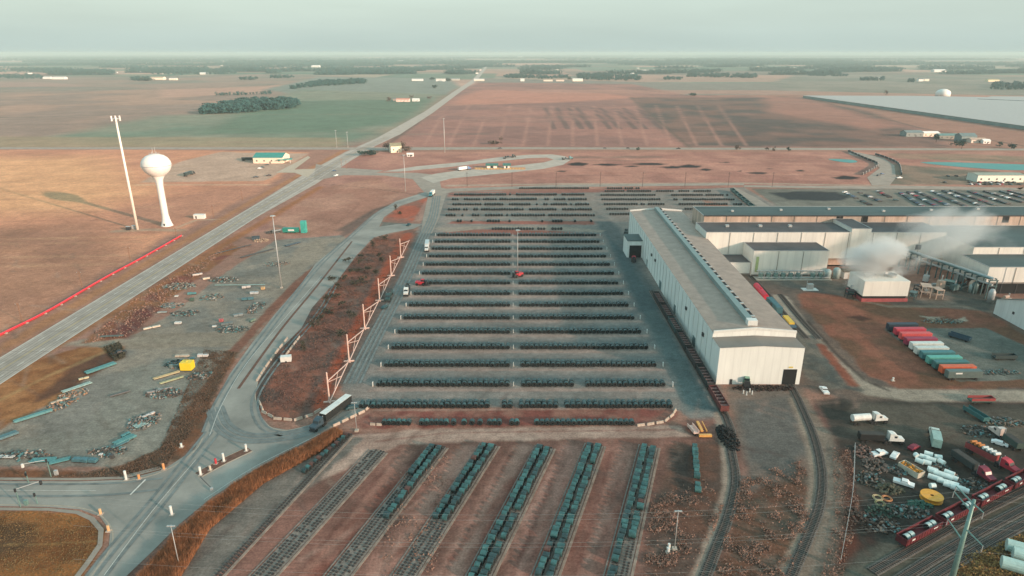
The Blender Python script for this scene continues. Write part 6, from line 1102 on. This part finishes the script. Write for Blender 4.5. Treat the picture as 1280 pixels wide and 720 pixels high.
# rough growth
def tufts(name, px, n, h, size, m, label, cat, world=False, up=.5):
    r = np.random.default_rng(n+int(px[0][0])); pts = [G2(*p) for p in px]; P = inpoly(pts, n, r); w = np.clip((fbm(P, 4, n % 97, 3)-(.52 if size < .25 else .4))*9, .0, 1); keep = r.random(len(P)) < np.maximum(w, up); P = P[keep]
    Q = np.zeros((len(P), 3)); Q[:, :2] = P; Q[:, 2] = h*r.random(len(P))*.8; V = leafmesh(Q, size, seed=n); V[:, 2] = np.maximum(V[:, 2], .01); o = tri_obj(name, V, m); tag(o, label, cat, kind='stuff')
m_reed = mat('dry_orange_reeds', (.27, .12, .055), .95, 0, .5, .5); m_scr = mat('rusty_scrub', (.27, .155, .115), .95, 0, .6, .35); m_gr = mat('brown_grass', (.12, .075, .05), .95, 0, .4, .4)
def blades(name, px, n, h, m, label, cat):
    r = np.random.default_rng(n); P = inpoly([G2(*p) for p in px], n, r); a = r.random(len(P))*6.28; f_ = fbm(P, 5, 31, 3); kp = f_+.25*r.random(len(P)) > .42; P = P[kp]; a = a[kp]; hh = h*(.35+.5*r.random(len(P)))*(.5+f_[kp]); w = .09; ln = r.normal(size=(len(P), 2))*.25
    V = np.zeros((len(P), 3, 3)); dx = np.stack([np.cos(a), np.sin(a)], 1)*w; V[:, 0, :2] = P-dx; V[:, 1, :2] = P+dx; V[:, 2, :2] = P+ln*2; V[:, 2, 2] = hh; o = tri_obj(name, V.reshape(-1, 3), m); tag(o, label, cat, kind='stuff')
blades('reeds', [(420, 541), (428, 545), (400, 566), (330, 604), (262, 662), (215, 740), (160, 745), (215, 680), (265, 632), (320, 594), (395, 554)], 90000, 3.4, m_reed, 'tall dry orange reeds in a long strip between road and coil racks', 'reeds')
tufts('undergrowth', [(925, 600), (1005, 575), (1015, 640), (985, 730), (890, 730)], 26000, .9, .24, m_scr, 'rust coloured scrub between the two curving tracks', 'scrub', up=.03)
tufts('undergrowth', [(815, 620), (880, 600), (905, 630), (880, 700), (850, 730), (800, 730)], 17000, .8, .23, m_scr, 'orange brown scrub around the lamp post and short coil line', 'scrub', up=.03)
tufts('undergrowth', [(1040, 560), (1062, 560), (1075, 640), (1050, 735), (1022, 735), (1044, 650)], 14000, .8, .23, m_scr, 'rusty scrub strip along the contractor yard fence', 'scrub', up=.1)
tufts('undergrowth', [(500, 590), (560, 570), (560, 640), (540, 730), (470, 730)], 1500, .5, .3, m_scr, 'low scrub on the dirt between coil racks', 'scrub', up=.05)
tufts('undergrowth', [(346, 443), (378, 410), (420, 352), (468, 298), (510, 300), (440, 440), (400, 505), (340, 525), (322, 500)], 22000, .6, .26, mat('red_brown_scrub', (.16, .08, .06), .95, 0, .5, .4), 'red brown scrub over the island behind the pink frames', 'scrub', up=.06)
tufts('rough_grass', [(255, 437), (295, 440), (262, 512), (205, 585), (155, 597), (60, 597), (150, 584), (200, 560)], 26000, .4, .22, m_gr, 'rough brown grass bank between west lot and access road', 'grass', up=.3)
tufts('rough_grass', [(1195, 700), (1300, 660), (1300, 740), (1190, 740)], 4000, .6, .32, mat('gold_grass', (.26, .15, .05), .95, 0, .4, .5), 'golden grass beyond the lower rails', 'grass', up=.3)
tufts('rough_grass', [(-40, 640), (60, 640), (118, 652), (128, 680), (95, 725), (-40, 740)], 16000, .2, .15, mat('lawn_brown', (.2, .12, .05), .95, 0, .4, .4), 'winter brown grass on the corner lawn', 'grass', up=.4)
tufts('rough_grass', [(100, 430), (165, 378), (215, 345), (290, 305), (215, 372), (160, 422)], 3000, .6, .4, m_scr, 'red weeds on the bank between highway and west lot', 'grass', up=.2)
tufts('undergrowth', [(130, 436), (150, 430), (158, 446), (145, 452)], 900, 1.6, .5, m_bush, 'dark brush at the corner of the west lot', 'scrub', up=1)
# ================================================================ STEAM
g0 = G(1112, 372); cx, cy = 190, 322
me = bpy.data.meshes.new('steam'); bm = bmesh.new(); bmesh.ops.create_icosphere(bm, subdivisions=3, radius=1); bm.to_mesh(me); bm.free()
def vapour(seed, dens):
    m = bpy.data.materials.new('steam_vapour'); m.use_nodes = True; N = m.node_tree.nodes; L = m.node_tree.links; N.remove(N['Principled BSDF']); pv = N.new('ShaderNodeVolumePrincipled'); pv.inputs['Color'].default_value = (.96, .98, .97, 1); pv.inputs['Anisotropy'].default_value = .1
    tc = N.new('ShaderNodeTexCoord'); ns = N.new('ShaderNodeTexNoise'); ns.noise_dimensions = '4D'; ns.inputs['W'].default_value = seed; ns.inputs['Scale'].default_value = 1.5; ns.inputs['Detail'].default_value = 5; ns.inputs['Distortion'].default_value = .6; L.new(tc.outputs['Object'], ns.inputs['Vector'])
    ln = N.new('ShaderNodeVectorMath'); ln.operation = 'LENGTH'; L.new(tc.outputs['Object'], ln.inputs[0])
    fa = N.new('ShaderNodeMapRange'); fa.inputs['From Min'].default_value = .97; fa.inputs['From Max'].default_value = 0; fa.inputs['To Min'].default_value = -.75; fa.inputs['To Max'].default_value = .75; L.new(ln.outputs['Value'], fa.inputs['Value'])
    n2 = N.new('ShaderNodeMapRange'); n2.inputs['From Min'].default_value = .3; n2.inputs['From Max'].default_value = .7; n2.inputs['To Min'].default_value = -.1; n2.inputs['To Max'].default_value = 1.; n2.clamp = False; L.new(ns.outputs['Fac'], n2.inputs['Value'])
    ad = N.new('ShaderNodeMath'); ad.operation = 'ADD'; L.new(fa.outputs[0], ad.inputs[0]); L.new(n2.outputs[0], ad.inputs[1])
    mr = N.new('ShaderNodeMapRange'); mr.inputs['From Min'].default_value = .3; mr.inputs['From Max'].default_value = 1.1; mr.inputs['To Max'].default_value = dens; L.new(ad.outputs[0], mr.inputs['Value']); L.new(mr.outputs[0], pv.inputs['Density']); L.new(pv.outputs[0], N['Material Output'].inputs['Volume']); return m
for k, (lc, scl, lb, dn) in enumerate((((192, 328, 19), (36, 24, 20), 'white steam cloud billowing over the cooling tower', .4), ((246, 352, 27), (62, 32, 18), 'thin steam trailing away across the mill roofs', .10))):
    st = bpy.data.objects.new('steam', me.copy()); COL.objects.link(st); st.location = lc; st.scale = scl; st.rotation_euler = (0, R(-14), R(18)); tag(st, lb, 'steam', kind='stuff'); st.data.materials.append(vapour(3.3+k, dn))
# ================================================================ AIR, SKY, SUN, CAMERA
mb = MB().box((0, 20500, 64.5), (88000, 47000, 135)); hz = mb.build('haze', None); hz.data.materials.clear(); tag(hz, 'pale blue-green air thickening toward the horizon', 'haze', kind='stuff')
m = bpy.data.materials.new('hazy_air'); m.use_nodes = True; N = m.node_tree.nodes; L = m.node_tree.links; N.remove(N['Principled BSDF']); pv = N.new('ShaderNodeVolumePrincipled'); pv.inputs['Color'].default_value = (.57, .72, .71, 1); pv.inputs['Density'].default_value = 8e-5; L.new(pv.outputs[0], N['Material Output'].inputs['Volume']); hz.data.materials.append(m)
cl = bpy.data.meshes.new('cloud'); bm = bmesh.new(); bmesh.ops.create_icosphere(bm, subdivisions=4, radius=1); bm.to_mesh(cl); bm.free(); cl.polygons.foreach_set('use_smooth', [True]*len(cl.polygons))
co3 = bpy.data.objects.new('cloud', cl); COL.objects.link(co3); DC = 4800.; co3.location = (120+.81*DC, 270-.585*DC, DC*math.tan(R(14))); co3.scale = (380, 360, 60); tag(co3, 'thin cloud drifting high behind the viewpoint, dimming sunlight over the works', 'cloud', kind='stuff')
m = bpy.data.materials.new('cloud_vapour'); m.use_nodes = True; N = m.node_tree.nodes; L = m.node_tree.links; N.remove(N['Principled BSDF']); pv = N.new('ShaderNodeVolumePrincipled'); pv.inputs['Color'].default_value = (.97, .97, .97, 1); pv.inputs['Density'].default_value = .0019; L.new(pv.outputs[0], N['Material Output'].inputs['Volume']); cl.materials.append(m)
S = Vector((.81*math.cos(R(14)), -.585*math.cos(R(14)), math.sin(R(14)))).normalized()
sl = bpy.data.lights.new('sun', 'SUN'); sl.energy = 5.0; sl.angle = R(1); sl.color = (1, .70, .55); so = bpy.data.objects.new('sun', sl); COL.objects.link(so); so.rotation_euler = S.to_track_quat('Z', 'Y').to_euler()
w = bpy.data.worlds.new('World'); sc.world = w; w.use_nodes = True; N = w.node_tree.nodes; L = w.node_tree.links; bg = N['Background']
sk = N.new('ShaderNodeTexSky'); sk.sky_type = 'NISHITA'; sk.sun_disc = False; sk.sun_elevation = R(14); sk.sun_rotation = math.atan2(S.x, S.y); sk.dust_density = 4; sk.air_density = 1.2; sk.ozone_density = 1
mx = N.new('ShaderNodeMix'); mx.data_type = 'RGBA'; mx.inputs[0].default_value = SKYMIX = .62; L.new(sk.outputs[0], mx.inputs[6]); mx.inputs[7].default_value = (4.6, 5.9, 5.9, 1)   # thin even overcast veil over the blue
ge = N.new('ShaderNodeTexCoord'); sp = N.new('ShaderNodeSeparateXYZ'); L.new(ge.outputs['Generated'], sp.inputs[0])
gr = N.new('ShaderNodeMapRange'); gr.inputs['From Min'].default_value = .12; gr.inputs['From Max'].default_value = .4; L.new(sp.outputs[2], gr.inputs['Value'])
tn = N.new('ShaderNodeMix'); tn.data_type = 'RGBA'; L.new(gr.outputs[0], tn.inputs[0]); tn.inputs[6].default_value = (.97, .935, .885, 1); tn.inputs[7].default_value = (.83, 1.03, 1.07, 1)
ml = N.new('ShaderNodeMix'); ml.data_type = 'RGBA'; ml.blend_type = 'MULTIPLY'; ml.inputs[0].default_value = 1; sn = N.new('ShaderNodeTexNoise'); sn.inputs['Scale'].default_value = 2.2; sn.inputs['Detail'].default_value = 5; sm2 = N.new('ShaderNodeMapping'); sm2.inputs['Scale'].default_value = (1, 1, 9); L.new(ge.outputs['Generated'], sm2.inputs[0]); L.new(sm2.outputs[0], sn.inputs['Vector'])
sr = N.new('ShaderNodeMapRange'); sr.inputs['From Min'].default_value = .3; sr.inputs['From Max'].default_value = .7; sr.inputs['To Min'].default_value = .93; sr.inputs['To Max'].default_value = 1.05; L.new(sn.outputs['Fac'], sr.inputs['Value'])
sv = N.new('ShaderNodeVectorMath'); sv.operation = 'SCALE'; L.new(mx.outputs[2], sv.inputs[0]); L.new(sr.outputs[0], sv.inputs['Scale']); L.new(sv.outputs[0], ml.inputs[6]); L.new(tn.outputs[2], ml.inputs[7])
L.new(ml.outputs[2], bg.inputs['Color']); bg.inputs['Strength'].default_value = .115
cam = bpy.data.cameras.new('camera'); cam.sensor_width = 36; cam.lens = 36*F/1280; cam.clip_end = 120000; cam.clip_start = .5; co_ = bpy.data.objects.new('camera', cam); COL.objects.link(co_); co_.location = (0, 0, H); co_.rotation_euler = (math.pi/2-PT, 0, 0); sc.camera = co_
vs = sc.view_settings; vs.view_transform = 'Standard'; vs.look = 'None'; vs.gamma = 1; vs.exposure = 0.68; vs.use_curve_mapping = False; sc.display_settings.display_device = 'sRGB'
sc.cycles.use_denoising = True; sc.cycles.max_bounces = 5; sc.cycles.diffuse_bounces = 3; sc.cycles.glossy_bounces = 2; sc.cycles.volume_bounces = 1; sc.cycles.volume_step_rate = 2.; sc.cycles.volume_max_steps = 128
